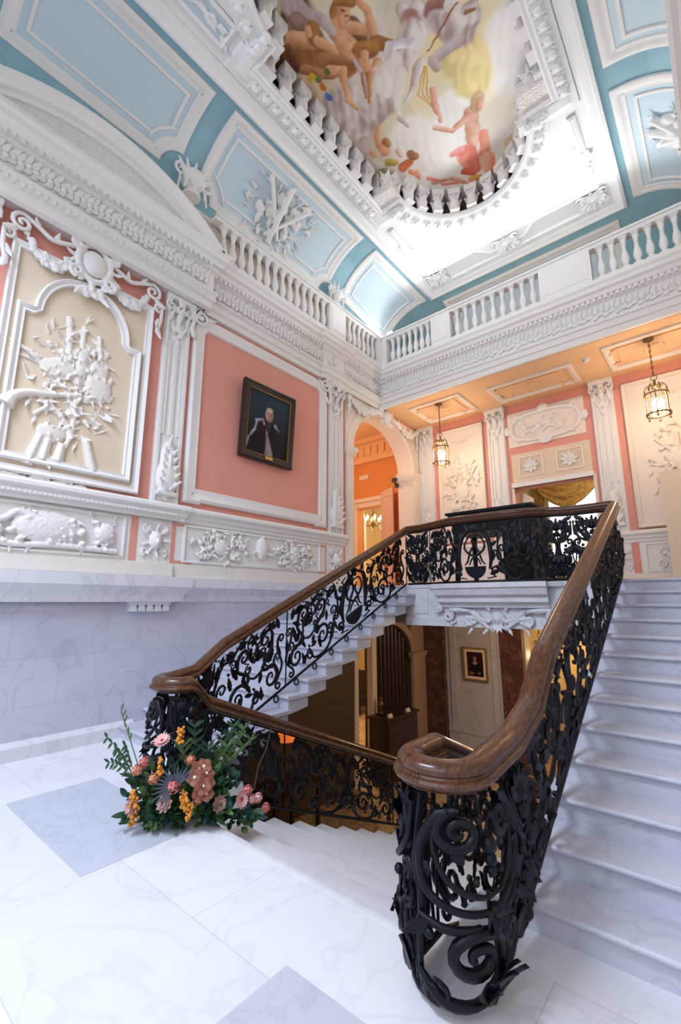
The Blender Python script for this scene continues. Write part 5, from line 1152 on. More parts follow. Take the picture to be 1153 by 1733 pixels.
 ((-3.53,5.40),(-3.54,5.47),0.059,0.052,(.60,.34,.16),BRN), ((-3.85,5.39),(-3.82,5.63),0.048,0.037,SKIN,SKD), ((-3.87,5.55),(-3.83,5.74),0.056,0.048,(.70,.66,.50),GRY), 
 ((-3.71,5.76),(-3.65,5.82),0.074,0.067,(.60,.48,.14),(.4,.3,.08)), ((-3.48,5.66),(-3.49,5.76),0.048,0.041,(.74,.60,.50),SKD), ((-3.57,6.00),(-3.43,6.00),0.104,0.093,(.66,.22,.12),(.44,.16,.08)), 
 ((-3.32,5.87),(-3.29,5.97),0.085,0.063,(.44,.25,.13),BRN), ((-3.51,6.17),(-3.45,6.35),0.048,0.033,(.80,.40,.28),RED), ((-3.90,5.88),(-3.87,5.99),0.112,0.074,(.55,.48,.30),(.4,.34,.2)), ]
PXA, PXB, PYA, PYB = XC - 1.75, XC + 1.75, 1.8, 7.5
def box_far(p, a, b, r):
    return p[0] < min(a[0], b[0]) - r or p[0] > max(a[0], b[0]) + r or p[1] < min(a[1], b[1]) - r or p[1] > max(a[1], b[1]) + r
def sky_col(u, v):
    x, y = PXA + (PXB - PXA) * u, PYA + (PYB - PYA) * v
    n1 = mnoise.noise((x * 1.1, y * 1.1, 3)); n2 = mnoise.noise((x * 3.2, y * 3.2, 8)); n3 = mnoise.noise((x * 9, y * 9, 1))
    t = max(0, min(1, .5 + .9 * n1 + .3 * n2 + (x - XC) * .12)); c = mixc((.70, .66, .58), CRM if x > -2.9 else (.62, .55, .32), t)
    if x < -3.3: c = mixc(c, (.50, .38, .28), min(.8, (-3.3 - x) * 1.2 + .3 * n2))
    if y > 5.2: c = mixc(c, (.84, .80, .74), max(0, min(.8, (y - 5.2) * .7 + .4 * n1)))
    if x > -1.8: c = mixc(c, (.82, .80, .72), max(0, min(.7, (x + 1.8) * 1.2 + .5 * n2)))
    q = (x + .035 * n2 + .02 * n3, y + .035 * mnoise.noise((x * 3.2, y * 3.2, 20)) + .02 * n3)
    for a, b, ra, rb, c1, c2 in STR:
        if box_far(q, a, b, 1.2 * max(ra, rb)): continue
        d, t = seg(q, a, b); r = ra + (rb - ra) * t
        if d < r * 1.15:
            k = max(0, min(1, (1.15 * r - d) / (.3 * r))); sd = ((b[0] - a[0]) * (q[1] - a[1]) - (b[1] - a[1]) * (q[0] - a[0])) / max(1e-6, math.hypot(b[0] - a[0], b[1] - a[1])) / r * (1 if b[1] > a[1] else -1)
            fold = sin((x * 2.2 + y) * 16 + 5 * n2 + 3 * n1) if r > .14 else 0
            sh = max(0, min(1, .40 + .5 * sd + .28 * fold + .8 * n2 * (1 if r > .1 else .4) + .35 * n3 + (.35 if d > r * .85 and r < .13 else 0)))
            c = mixc(c, mixc(c1, c2, sh), k)
    c = tuple(max(0, v) ** 1.3 * .97 for v in c)
    return c
FRESCO = paint('fresco_paint', .45, .35)
o = painted('ceiling_painting', 330, 520, lambda u, v: (PXA + (PXB - PXA) * u, PYA + (PYB - PYA) * v, ZP + .45), sky_col, FRESCO)
tag(o, 'painted ceiling centre with draped figures and pale horses on a cream sky', 'painting')
# ------------------------------------------------------------------ paintings
def ellip(u, v, c, r): return math.hypot((u - c[0]) / r[0], (v - c[1]) / r[1])
def portrait_col(u, v):
    v = 1 - v; n = mnoise.noise((u * 6, v * 8, 2)); n2 = mnoise.noise((u * 25, v * 30, 5))
    c = mixc((.026, .040, .060), (.010, .007, .009), max(0, min(1, v * 1.5 - .25 + .2 * n)))
    def put(col, k): nonlocal c; c = mixc(c, col, max(0, min(1, k)))
    s = lambda a, b, w0, w1: (lambda d: (w0 + (w1 - w0) * d[1] - d[0]) / .02)(seg((u + .01 * n2, v + .01 * n2), a, b))
    put((.012, .010, .014), s((.5, .60), (.48, .90), .19, .46)); put((.03, .008, .008), s((.36, .52), (.42, .64), .10, .08))
    for a, b, w0, w1 in (((.20, .48), (.36, .43), .028, .03), ((.22, .50), (.19, .62), .03, .032), ((.19, .62), (.06, .78), .032, .022), ((.05, .80), (.02, .92), .03, .02), ((.36, .43), (.40, .50), .03, .028), ((.66, .47), (.78, .54), .035, .015)): put(mixc((.52, .50, .56), (.22, .22, .28), .5 + .9 * n), s(a, b, w0, w1))
    put(mixc((.34, .30, .29), (.18, .15, .14), .5 + n), s((.46, .58), (.55, .96), .018, .10))
    put((.03, .03, .035), s((.52, .42), (.5, .56), .10, .06))
    e = ellip(u, v, (.51, .33), (.105, .115)); put(mixc((.50, .31, .24), (.22, .11, .08), max(0, min(1, .35 + (u - .51) * 3 + .4 * n))), (1 - e) * 9)
    e = ellip(u, v, (.51, .25), (.09, .05)); put((.55, .38, .31), (1 - e) * 3)
    for ex in (.47, .55): put((.08, .04, .03), (1 - ellip(u, v, (ex, .325), (.018, .008))) * 4)
    put((.30, .14, .10), (1 - ellip(u, v, (.51, .355), (.014, .03))) * 2); put((.14, .05, .04), (1 - ellip(u, v, (.51, .398), (.035, .007))) * 4)
    return c
PAINT = paint('oil_paint', .55, .15)
FRAMEW = wood('black_brown_frame', (.012, .006, .004), (.035, .017, .010), .35)
t = thing('framed_portrait', 'large dark framed portrait of a bald person in a fur-trimmed black robe', 'painting', (XL + .05, 4.85, 3.95))
def MPt(a, b, h): return (XL + .05 + h + (b - 3.95) * .055, a, b)
Oq = [(4.27, 3.95), (5.44, 3.95), (5.44, 5.30), (4.27, 5.30)]
k = MB(); k.sweep(Oq, [(0, 0), (0, .07), (.03, .085), (.06, .06), (.09, .05), (.11, .055), (.12, .03), (.12, 0)], MPt, closed=True); obj('frame', k, FRAMEW, t)
k = MB(); k.sweep([(4.38, 4.06), (5.33, 4.06), (5.33, 5.19), (4.38, 5.19)], [(0, .03), (0, .06), (.018, .055), (.02, .03)], MPt, closed=True); obj('gilt_slip', k, BRASS, t)
painted('canvas', 70, 90, lambda u, v: MPt(4.39 + .93 * u, 4.07 + 1.11 * v, .032), portrait_col, PAINT, None)
cv = bpy.data.objects['canvas']; cv.parent = t; cv.data.transform(__import__('mathutils').Matrix.Translation(-V(WL[t.name])))
k = MB(); k.prism([(4.79, 4.0), (4.95, 4.0), (4.95, 4.045), (4.79, 4.045)], .085, .092, MPt); obj('name_plate', k, GILT, t)
def small_col(u, v):
    v = 1 - v; n = mnoise.noise((u * 7, v * 7, 11)); c = mixc((.045, .018, .016), (.02, .008, .008), v + n)
    def put(col, kk): nonlocal c; c = mixc(c, col, max(0, min(1, kk)))
    put((.012, .010, .02), (1 - ellip(u, v, (.5, .72), (.3, .3))) * 4); put((.42, .22, .16), (1 - ellip(u, v, (.5, .28), (.10, .10))) * 5); put((.40, .33, .34), (1 - ellip(u, v, (.5, .45), (.17, .08))) * 3); put((.30, .15, .05), (1 - ellip(u, v, (.25, .88), (.2, .08))) * 2); put((.35, .2, .1), (1 - ellip(u, v, (.72, .86), (.12, .05))) * 2)
    return c
t = thing('framed_portrait', 'small gilt framed portrait on the mauve marble wall below the landing', 'painting', (-4.57, YB - .05, -.15))
MS = lambda a, b, h: (a, YB - .05 - h - (b + .15) * .03, b)
k = MB(); k.sweep([(-4.86, -.15), (-4.28, -.15), (-4.28, .58), (-4.86, .58)], [(0, 0), (0, .04), (.03, .045), (.045, .02), (.045, 0)], MS, closed=True); obj('frame', k, GILT, t)
k = MB(); k.prism([(-4.82, -.11), (-4.32, -.11), (-4.32, .54), (-4.82, .54)], .006, .012, MS); obj('mount', k, CREAMW, t)
painted('canvas', 30, 40, lambda u, v: MS(-4.76 + .38 * u, -.05 + .53 * v, .016), small_col, PAINT); cv = bpy.data.objects['canvas.001']; cv.parent = t; cv.data.transform(__import__('mathutils').Matrix.Translation(-V(WL[t.name])))
# ------------------------------------------------------------------ lanterns
def lantern(label, x, y, ztop, zb, r=.17, group=None, power=40):
    t = thing('hanging_lantern', label, 'lantern', (x, y, ztop)); H = zb + .42
    k = MB(); k.lathe([(.02, -.06), (.05, -.05), (.09, -.02), (.10, 0)], (x, y, ztop), 14); obj('ceiling_rose', k, BRASS, t, 60)
    k = MB(); z = ztop - .05; i = 0
    while z > H + .36:
        c = [(x + (.014 * cos(R(a)) if i % 2 else 0), y + (0 if i % 2 else .014 * cos(R(a))), z - .03 + .034 * sin(R(a))) for a in range(0, 361, 45)]; k.tube(c, .005, 4); z -= .052; i += 1
    k.tube([(x, y, ztop - .04), (x, y, H + .34)], .003, 4); obj('chain', k, BRASS, t, 60)
    k = MB()
    c = [(x + .045 * cos(R(a)), y, H + .31 + .045 * sin(R(a))) for a in range(0, 361, 30)]; k.tube(c, .008, 6); k.lathe([(.01, .0), (.03, .02), (.045, .06), (.02, .10), (.012, .16)], (x, y, H + .12), 10)
    for j in range(6):
        an = R(60 * j); P = cat([(.03, H + .14), (.09, H + .19), (.15, H + .13), (r, H + .03)]); k.tube([(x + a * cos(an), y + a * sin(an), b) for a, b in P], .009, 6)
        P = spiral((.10, H + .14), .035, 0, 1.2, 1, 10); k.tube([(x + a * cos(an), y + a * sin(an), b) for a, b in P], .006, 5)
    obj('crown', k, BRASS, t, 60)
    k = MB()
    for z in (zb + .06, zb + .42):
        k.tube([(x + (r + .005) * cos(R(a)), y + (r + .005) * sin(R(a)), z) for a in range(0, 361, 15)], .013, 6)
    for j in range(6):
        an = R(60 * j + 30); k.tube([(x + r * cos(an), y + r * sin(an), zb + .02), (x + r * cos(an), y + r * sin(an), zb + .46)], .009, 6); k.ball((x + r * cos(an), y + r * sin(an), zb + .0), .018, 8); k.ball((x + (r + .01) * cos(an), y + (r + .01) * sin(an), zb + .06), .022, 8); k.ball((x + r * cos(an), y + r * sin(an), zb + .46), .015, 6)
    obj('cage', k, BRASS, t, 60)
    k = MB(); n = 24; k.strip([(x + (r - .008) * cos(2 * pi * a / n), y + (r - .008) * sin(2 * pi * a / n), zb + .06) for a in range(n + 1)], [(x + (r - .008) * cos(2 * pi * a / n), y + (r - .008) * sin(2 * pi * a / n), zb + .42) for a in range(n + 1)]); obj('glass', k, GLASST, t, 180)
    k = MB(); k.tube([(x, y, zb + .42), (x, y, zb + .12)], .007, 6)
    for j in range(3): an = R(120 * j + 20); k.tube([(x, y, zb + .13), (x + .06 * cos(an), y + .06 * sin(an), zb + .10), (x + .07 * cos(an), y + .07 * sin(an), zb + .15)], .006, 5)
    arms = obj('candle_arms', k, BRASS, t, 60)
    for j in range(3):
        an = R(120 * j + 20); k = MB(); k.lathe([(.016, .0), (.018, .06), (.026, .08), (.034, .12), (.022, .17), (.003, .20)], (x + .07 * cos(an), y + .07 * sin(an), zb + .15), 10); obj('candle_bulb', k, BULB, arms, 60)
    l = point('lantern_light', (x, y, zb + .34), power, WARM, .05)
    return t
def thin_glass(name, f):
    m = bpy.data.materials.new(name); m.use_nodes = True; N = m.node_tree.nodes; L = m.node_tree.links; N.remove(N['Principled BSDF'])
    a = N.new('ShaderNodeBsdfTransparent'); b = N.new('ShaderNodeBsdfGlossy'); b.inputs['Roughness'].default_value = .03; x = N.new('ShaderNodeMixShader'); x.inputs[0].default_value = f
    L.new(a.outputs[0], x.inputs[1]); L.new(b.outputs[0], x.inputs[2]); L.new(x.outputs[0], N['Material Output'].inputs['Surface']); return m
GLASST = thin_glass('lantern_glass', .07); bpy.data.objects['window_1_pane'].data.materials[0] = GLASST
lantern('smaller looking brass lantern hanging in front of the arch-side trophy panel', -4.60, 9.0, ZS, 4.65)
lantern('brass lantern hanging at the right, nearest the edge of the photo', -.50, 9.0, ZS, 4.68)
lantern('amber lantern hanging in the dim corridor below the landing', -3.42, 11.1, 1.25, .12, .14, None, 14)
t = thing('smoke_detector', 'small white smoke detector on the peach ceiling left of the right lantern', 'detector', (-1.49, 9.04, ZS))
k = MB(); k.lathe([(.03, -.05), (.05, -.045), (.06, -.02), (.065, 0)], (-1.49, 9.04, ZS), 16); obj('housing', k, PLASTIC, t); k = MB(); k.ball((-1.53, 9.0, ZS - .045), .012, 8); obj('indicator', k, DKPLAS, t)
# soffit coffers
def soffit(label, x0, x1, y0, y1):
    t = thing('soffit_panel', label, 'ceiling panel', ((x0 + x1) / 2, (y0 + y1) / 2, ZS)); F = lambda a, b, h: (a, b, ZS - h)
    k = MB(); k.sweep([(x0, y0), (x0, y1), (x1, y1), (x1, y0)], [(0, 0), (0, .04), (-.05, .06), (-.09, .03), (-.12, .02), (-.12, 0)], F, closed=True); obj('frame', k, CREAMW, t)
    o = Orn(F); c = ((x0 + x1) / 2, (y0 + y1) / 2)
    for an in range(0, 360, 30): o.lf(c[0], c[1], an, .2, .05, .0)
    for sx in (-1, 1):
        for sy in (-1, 1): o.lf(c[0] + sx * (x1 - x0) * .36, c[1] + sy * (y1 - y0) * .3, 45 * sx * sy, .2, .06, 0); o.lf(c[0] + sx * (x1 - x0) * .36, c[1] + sy * (y1 - y0) * .3, 180 - 45 * sx * sy, .2, .06, 0)
    o.rose(*c, .08, .02); o.prism([(x0 + .2, y0 + .2), (x1 - .2, y0 + .2), (x1 - .2, y1 - .2), (x0 + .2, y1 - .2)], 0, .02, F); fused('leaf_relief', o, PEACH, t, .014, 1)
soffit('peach soffit panel above the left lantern', -5.3, -4.0, 8.75, 9.85); soffit('peach soffit panel in front of the room doorway', -3.45, -1.75, 8.95, 9.85); soffit('peach soffit panel above the right lantern', -1.2, .3, 8.75, 9.85)
# floodlight on the gallery corner
t = thing('floodlight', 'small bright floodlight on the gallery rail in the left corner', 'floodlight', (-5.50, 8.40, ZB1))
k = MB(); k.box(-5.58, -5.46, 8.40, 8.48, ZB1 + .05, ZB1 + .17); obj('housing', k, DKPLAS, t); k = MB(); k.box(-5.53, -5.51, 8.42, 8.46, ZB1, ZB1 + .05); obj('bracket', k, DKPLAS, t)
k = MB(); k.box(-5.59, -5.45, 8.385, 8.40, ZB1 + .04, ZB1 + .18); obj('lens', k, LAMPW, t)
spot('gallery_spot', (-5.48, 8.34, 8.2), (-2.55, 6.1, 9.5), 1300, (.95, .97, 1.0), 18, 1.0, .08)
# ------------------------------------------------------------------ landing: piano, board, door leaves, curtain
t = thing('tall_table', 'tall black wooden table with cupboard standing behind the bowed landing railing', 'table', (-2.8, 7.4, ZL))
k = MB(); k.box(-3.56, -2.10, 7.0, 8.0, 3.06, 3.10); k.box(-3.52, -2.14, 7.04, 7.96, 3.02, 3.06); obj('top', k, BLACK, t)
k = MB(); k.box(-3.48, -2.18, 7.08, 7.92, 2.74, 3.02); obj('apron', k, BLACK, t)
k = MB(); k.box(-2.62, -2.18, 7.08, 7.92, ZL, 2.74); c_ = obj('cupboard', k, BLACK, t)
k = MB(); k.box(-2.58, -2.22, 7.06, 7.08, ZL + .08, 2.70); d_ = obj('door', k, BLACK, c_)
for y in (7.1, 7.84): k = MB(); k.lathe([(.03, 0), (.045, .1), (.035, .3), (.045, .6), (.05, .87)], (-3.42, y, ZL), 10); obj('leg', k, BLACK, t, 60)
t = thing('display_board', 'plain tall cream board standing at the right edge on the landing', 'board', (0, 9.5, ZL))
k = MB(); k.box(-.655, .6, 9.5, 9.54, ZL + .02, 3.86); obj('panel', k, CREAM, t)
for x in (-.5, .4): k = MB(); k.box(x, x + .06, 9.4, 9.66, ZL, ZL + .03); obj('foot', k, CREAM, t)
def door_leaf(label, p0, p1, z0, z1, m, th=.04):
    t = thing('door_leaf', label, 'door', (*p0, z0)); d = (V(p1) - V(p0)); L = d.length; d /= L; n = V((-d.y, d.x))
    F = lambda a, b, h: (p0[0] + d.x * a + n.x * h, p0[1] + d.y * a + n.y * h, b)
    k = MB(); k.prism([(0, z0), (L, z0), (L, z1), (0, z1)], -th / 2, th / 2, F); lf_ = obj('leaf', k, m, t)
    for s in (-1, 1):
        for b0, b1 in ((z0 + .2, z0 + .9), (z0 + 1.05, z1 - .2)):
            k = MB(); P = [(.1, b0), (L - .1, b0), (L - .1, b1), (.1, b1)]; k.sweep(P, [(0, 0), (0, .012 * s), (.02, .018 * s), (.03, 0)], lambda a, b, h: F(a, b, h + s * th / 2), closed=True); obj('panel_moulding', k, m, lf_)
    k = MB(); k.ball(F(L - .05, z0 + 1.0, .05), .025, 8); k.ball(F(L - .05, z0 + 1.0, -.05), .025, 8); k.tube([F(L - .05, z0 + 1.0, -.05), F(L - .05, z0 + 1.0, .05)], .01, 6); obj('knob', k, BRASS, t, 60)
PINKD = mat('pale_pink_paint', (.74, .56, .48), .6)
door_leaf('pale pink door leaf standing open beyond the tall arch', (-7.25, 11.0), (-7.92, 11.34), ZL, 4.98, PINKD)
door_leaf('cream door leaf standing open in the bright room far beyond the arch', (-9.02, 11.85), (-9.6, 12.7), ZL, 4.55, CREAMW)
door_leaf('white door leaf standing open left of the gold curtain', (-3.36, 10.6), (-3.36, 11.3), ZL, 4.1, STUCCO)
t = thing('swag_curtain', 'gold damask swag curtain hanging over the bright window', 'curtain', (-3.0, 13.6, 5.2))
k = MB(); nx, nz = 40, 26; vs = []
for j in range(nz + 1):
    for i in range(nx + 1):
        u = i / nx; w = j / nz; dip = sin(pi * u) ** .9; z = 5.2 - .12 - w * (.28 + .58 * dip); y = 13.62 - .10 * dip * w - .035 * sin(w * 22 + 2 * abs(u - .5)) * dip
        vs.append((-3.92 + 1.62 * u, y, z))
k.add(vs, [(j * (nx + 1) + i, j * (nx + 1) + i + 1, (j + 1) * (nx + 1) + i + 1, (j + 1) * (nx + 1) + i) for j in range(nz) for i in range(nx)]); obj('swag', k, GOLDCLOTH, t, 180)
for x0, x1 in ((-4.05, -3.72), (-2.42, -2.22)):
    k = MB(); vs = []; n = 30
    for z in (5.2, 1.95): vs += [(x0 + (x1 - x0) * i / n, 13.66 + .03 * sin(i * 1.3), z) for i in range(n + 1)]
    k.add(vs, [(i, i + 1, n + 2 + i, n + 1 + i) for i in range(n)]); obj('side_drape', k, GOLDCLOTH, t, 180)
k = MB(); k.tube([(-4.1, 13.68, 5.22), (-2.15, 13.68, 5.22)], .025, 8); obj('rod', k, BRASS, t)
t = thing('emergency_light', 'small white emergency light on the orange wall', 'light', (-8.66, 11.5, 5.62)); k = MB(); k.box(-8.84, -8.48, 11.42, 11.5, 5.55, 5.69); obj('housing', k, PLASTIC, t); k = MB(); k.box(-8.80, -8.56, 11.41, 11.42, 5.57, 5.67); obj('diffuser', k, CREAMW, t)
t = thing('spotlight', 'small black spotlight fixed inside the arch at the right', 'spotlight', (-6.30, 9.76, 4.62))
k = MB(); k.tube([(-6.30, 9.62, 4.73), (-6.18, 9.50, 4.70)], [.07, .06], 10); k.ball((-6.30, 9.62, 4.73), .07, 10); obj('head', k, DKPLAS, t, 60); k = MB(); k.box(-6.34, -6.26, 9.70, 9.78, 4.56, 4.66); k.tube([(-6.30, 9.74, 4.62), (-6.30, 9.62, 4.70)], .02, 6); obj('bracket', k, DKPLAS, t)
t = thing('chandelier', 'glowing crystal chandelier in the cream room beyond the arch', 'chandelier', (-9.88, 13.6, 5.9))
k = MB(); k.tube([(-9.88, 13.6, 5.95), (-9.88, 13.6, 5.0)], .015, 6); obj('chain', k, BRASS, t); k = MB(); k.lathe([(.02, 0), (.08, .1), (.05, .25), (.1, .35), (.03, .6), (.02, .7)], (-9.88, 13.6, 4.35), 12)
for j in range(8): an = R(45 * j); k.tube([(-9.88 + a * cos(an), 13.6 + a * sin(an), b) for a, b in cat([(.05, 4.6), (.2, 4.42), (.34, 4.5), (.36, 4.62)])], .014, 6)
fr_ = obj('frame', k, BRASS, t, 60)
for j in range(8):
    an = R(45 * j); k = MB(); k.lathe([(.02, 0), (.025, .06), (.035, .1), (.005, .17)], (-9.88 + .36 * cos(an), 13.6 + .36 * sin(an), 4.62), 8); obj('candle_bulb', k, BULB, fr_, 60)
    k = MB(); k.ball((-9.88 + .3 * cos(an), 13.6 + .3 * sin(an), 4.33), (.02, .02, .05), 6); obj('crystal_drop', k, GLASST, fr_)
# ------------------------------------------------------------------ lower hall
wd_ = thing('wooden_screen', 'tall dark wooden plank screen inside the lower arch', 'screen', (-6.1, 8.7, ZD))
k = MB(); k.box(-6.14, -6.06, 8.06, 9.5, ZD, 1.15); obj('backing', k, DARKWOOD, wd_)
for i in range(9):
    y = 8.10 + i * .155; k = MB(); k.tube([(-6.04, y + .07, ZD), (-6.04, y + .07, 1.12)], .06, 10); obj('plank', k, DARKWOOD, wd_, 60)
k = MB(); k.box(-6.14, -6.06, 6.9, 7.36, ZD, 1.15); obj('side_board', k, DARKWOOD, wd_)
cb_ = thing('cabinet', 'dark wooden cabinet against the wooden screen under the left flight', 'cabinet', (-5.62, 8.28, ZD)); 
k = MB(); k.box(-5.84, -5.40, 7.80, 8.92, ZD + .06, -.70); k.box(-5.80, -5.44, 7.84, 8.88, ZD, ZD + .06); obj('body', k, DARKWOOD, cb_); k = MB(); k.box(-5.86, -5.36, 7.76, 8.96, -.70, -.65); obj('top', k, DARKWOOD, cb_)
for y in (7.82, 8.36):
    k = MB(); k.box(-5.40, -5.38, y, y + .54, ZD + .12, -.76); d = obj('door', k, DARKWOOD, cb_); k = MB(); k.ball((-5.36, y + (.48 if y < 8 else .06), -1.2), .02, 8); obj('knob', k, BRASS, d)
t = thing('figurine', 'small gilt figurine standing on the dark cabinet', 'figurine', (-5.7, 8.02, -.65))
k = MB(); k.lathe([(.06, 0), (.06, .03), (.03, .05), (.045, .14), (.06, .2), (.03, .26), (.02, .27)], (-5.7, 8.02, -.65), 10); k.ball((-5.7, 8.02, -.34), .04, 10); fused('body', k, BRASS, t, .008, 1); k = MB(); k.box(-5.77, -5.63, 7.95, 8.09, -.65, -.63); obj('base', k, BLACK, t)
for i, (y, lab) in enumerate(((7.86, 'folded white card on the dark cabinet, left of the figurine'), (8.52, 'folded white card at the right end of the dark cabinet top'))):
    k = MB(); k.prism([(-5.46, -.648), (-5.39, -.648), (-5.425, -.58)], y, y + .14, lambda a, b, h: (a, h, b)); tag(obj('card', k, CREAMW), lab, 'card')
t = thing('table_lamp', 'glowing amber lamp seen through the descending railing', 'lamp', (-5.3, 5.0, -1.0))
AMB = mat('amber_shade', (.8, .25, .04), .5, emit=((1.0, .20, .03), .6))
k = MB(); k.lathe([(.08, 0), (.08, .02), (.02, .05), (.03, .25), (.015, .58)], (-5.3, 5.0, -1.0), 12); obj('base', k, BRASS, t); k = MB(); k.lathe([(.15, 0), (.09, .17)], (-5.3, 5.0, -.42), 18); obj('shade', k, AMB, t, 60)
t = thing('side_table', 'dark side table under the left flight carrying the amber lamp', 'table', (-5.3, 5.0, ZD)); k = MB(); k.box(-5.65, -4.95, 4.5, 5.5, -1.05, -1.0); obj('top', k, DARKWOOD, t)
for x in (-5.6, -5.05):
    for y in (4.55, 5.40): k = MB(); k.box(x, x + .05, y, y + .05, ZD, -1.05); obj('leg', k, DARKWOOD, t)
t = thing('armchair', 'dark upholstered chair on the carpet beyond the lower doorway', 'chair', (-9.6, 12.2, ZD)); CH_ = mat('dark_upholstery', (.02, .014, .012), .8)
k = MB(); k.box(-9.95, -9.25, 11.85, 12.55, ZD + .25, ZD + .5); obj('seat', k, CH_, t); k = MB(); k.box(-9.95, -9.25, 12.45, 12.6, ZD + .4, ZD + 1.25); obj('backrest', k, CH_, t)
for x in (-9.92, -9.32):
    for y in (11.9, 12.45): k = MB(); k.box(x, x + .05, y, y + .05, ZD, ZD + .26); obj('leg', k, DARKWOOD, t)
k = MB(); k.box(-10.79, -10.74, 12.3, 13.1, -.2, .95); struct('window_2', k, mat('lit_window', (.5, .6, .9), .4, emit=((.45, .55, 1.0), 1.2)))
# ------------------------------------------------------------------ flower arrangement
GRN = mat('dark_green_leaf', (.018, .060, .026), .5, c2=(.035, .10, .035), nscale=20); GRN2 = mat('mid_green_leaf', (.06, .13, .04), .55, c2=(.10, .17, .05), nscale=20); TEALG = mat('blue_green_leaf', (.025, .085, .075), .5); GREYB = mat('grey_blue_palm', (.07, .085, .115), .55)
PK, PCH, DUS, ORG, BRN_, YLO = mat('pink_petal', (.62, .19, .17), .6), mat('peach_petal', (.68, .30, .18), .6), mat('dusty_pink_petal', (.50, .27, .24), .6), mat('orange_berry', (.70, .27, .03), .5), mat('brown_orchid_petal', (.24, .075, .04), .55), mat('flower_eye', (.30, .04, .05), .7)
PALEP = mat('pale_pink_petal', (.74, .42, .38), .6); CREAMP = mat('cream_petal', (.78, .66, .52), .6); STEM = mat('twig_stem', (.05, .03, .025), .7)
fa = thing('flower_arrangement', 'lush pink, peach and orange flower arrangement at the foot of the left railing', 'flowers', (-3.25, 2.12, 0))
CV = V((3.30, -2.12, .5)).normalized(); CTR = V((-3.32, 2.16, .12))
g = random.Random(5)
def outd(p): return ((V(p) - CTR).normalized() + CV * .6).normalized()
def basis(n): n = V(n).normalized(); a = n.orthogonal().normalized(); return n, a, n.cross(a)
def disc_flower(nm, p, r, m, me, npet, lay=1):
    n, a, b = basis(outd(p) + V((g.uniform(-.2, .2), g.uniform(-.2, .2), g.uniform(0, .2)))); k = MB()
    for l in range(lay):
        for i in range(npet):
            w = 2 * pi * (i + .5 * l) / npet; d = a * cos(w) + b * sin(w); k.leaf(V(p) + d * r * .12 + n * (.01 * l), d + n * (.15 + .25 * l), n, r * (1 - .22 * l), r * (3.2 / npet), .15, .2, 5)
    o = obj(nm, k, m, fa, 80); k = MB(); k.ball(tuple(V(p) + n * .008), r * .24, 8); obj('flower_centre', k, me, o, 180)
def rose_flower(nm, p, r, m):
    n, a, b = basis(outd(p)); k = MB()
    for l in range(4):
        np_ = 7 - l
        for i in range(np_):
            w = 2 * pi * (i + .37 * l) / np_; d = a * cos(w) + b * sin(w); rr = r * (.62 - .15 * l); q = V(p) + d * rr + n * (r * .16 * l - r * .1)
            k.leaf(q - n * r * .35, n * 1.0 + d * (.55 - .3 * l), d * -1, r * .85, r * .42, .35, .22, 5)
    k.ball(tuple(V(p)), r * .45, 8); obj(nm, k, m, fa, 80)
FL = {'gerbera': [(-3.385, 1.926, 0.571), (-2.95, 2.337, 0.164)], 'rose': [(-3.394, 1.803, 0.456), (-3.181, 1.916, 0.319), (-2.936, 2.394, 0.215), (-2.92, 2.48, 0.141), (-2.918, 2.558, 0.049), (-2.926, 2.434, 0.145)],
'peach': [(-3.412, 1.759, 0.412), (-3.297, 1.828, 0.362), (-3.079, 2.058, 0.218), (-3.204, 2.057, 0.445)], 'dusty': [(-3.211, 1.883, 0.207), (-3.009, 2.186, 0.167), (-3.39, 1.74, 0.182)],
'orchid': [(-3.127, 2.054, 0.355), (-3.099, 2.129, 0.365), (-3.133, 2.128, 0.406), (-3.067, 2.087, 0.305), (-3.144, 2.092, 0.397), (-3.067, 2.116, 0.321), (-3.074, 2.066, 0.263), (-3.053, 2.101, 0.258)],
'berry': [(-3.37, 1.751, 0.176), (-3.389, 1.738, 0.243), (-3.308, 1.882, 0.431), (-3.14, 1.968, 0.23), (-3.109, 2.011, 0.149), (-3.387, 1.744, 0.121), (-3.121, 1.994, 0.211), (-3.29, 2.02, .62)],
'tall': [(-3.089, 2.448, 0.613), (-3.132, 2.381, 0.636), (-3.042, 2.491, 0.533), (-3.29, 2.135, 0.658), (-3.292, 2.035, 0.535), (-3.189, 2.194, 0.519), (-3.114, 2.319, 0.506)],
'rim': [(-3.459, 1.717, 0.1), (-3.346, 1.77, 0.076), (-3.257, 1.841, 0.067), (-3.497, 1.701, 0.227), (-3.448, 1.711, 0.332), (-3.181, 1.919, 0.11), (-3.086, 2.045, 0.121), (-3.023, 2.155, 0.06), (-2.979, 2.251, 0.03), (-2.942, 2.357, -0.01), (-2.917, 2.477, -0.05), (-2.915, 2.548, -0.03), (-3.157, 1.946, 0.164), (-3.297, 1.804, 0.134), (-2.964, 2.29, 0.06), (-2.926, 2.425, 0.02), (-3.056, 2.096, 0.144), (-2.998, 2.208, 0.105), (-3.337, 1.768, 0.285), (-3.241, 1.851, 0.265), (-3.138, 1.969, 0.313), (-3.03, 2.145, 0.251), (-2.986, 2.24, 0.274), (-2.988, 2.32, 0.312), (-3.052, 2.205, 0.348), (-3.18, 2.036, 0.404), (-3.346, 1.826, 0.421), (-3.287, 1.929, 0.448), (-2.992, 2.223, 0.199), (-3.16, 1.942, 0.24)]}
for p in FL['gerbera']: disc_flower('gerbera', p, .062, PALEP, YLO, 16, 2)
for i, p in enumerate(FL['rose']): rose_flower('rose_bloom', p, (.052, .068, .045, .045, .045, .04)[i], PK if i < 2 else PALEP if i % 2 else PK)
for p in FL['peach']: rose_flower('peach_bloom', p, .048, PCH)
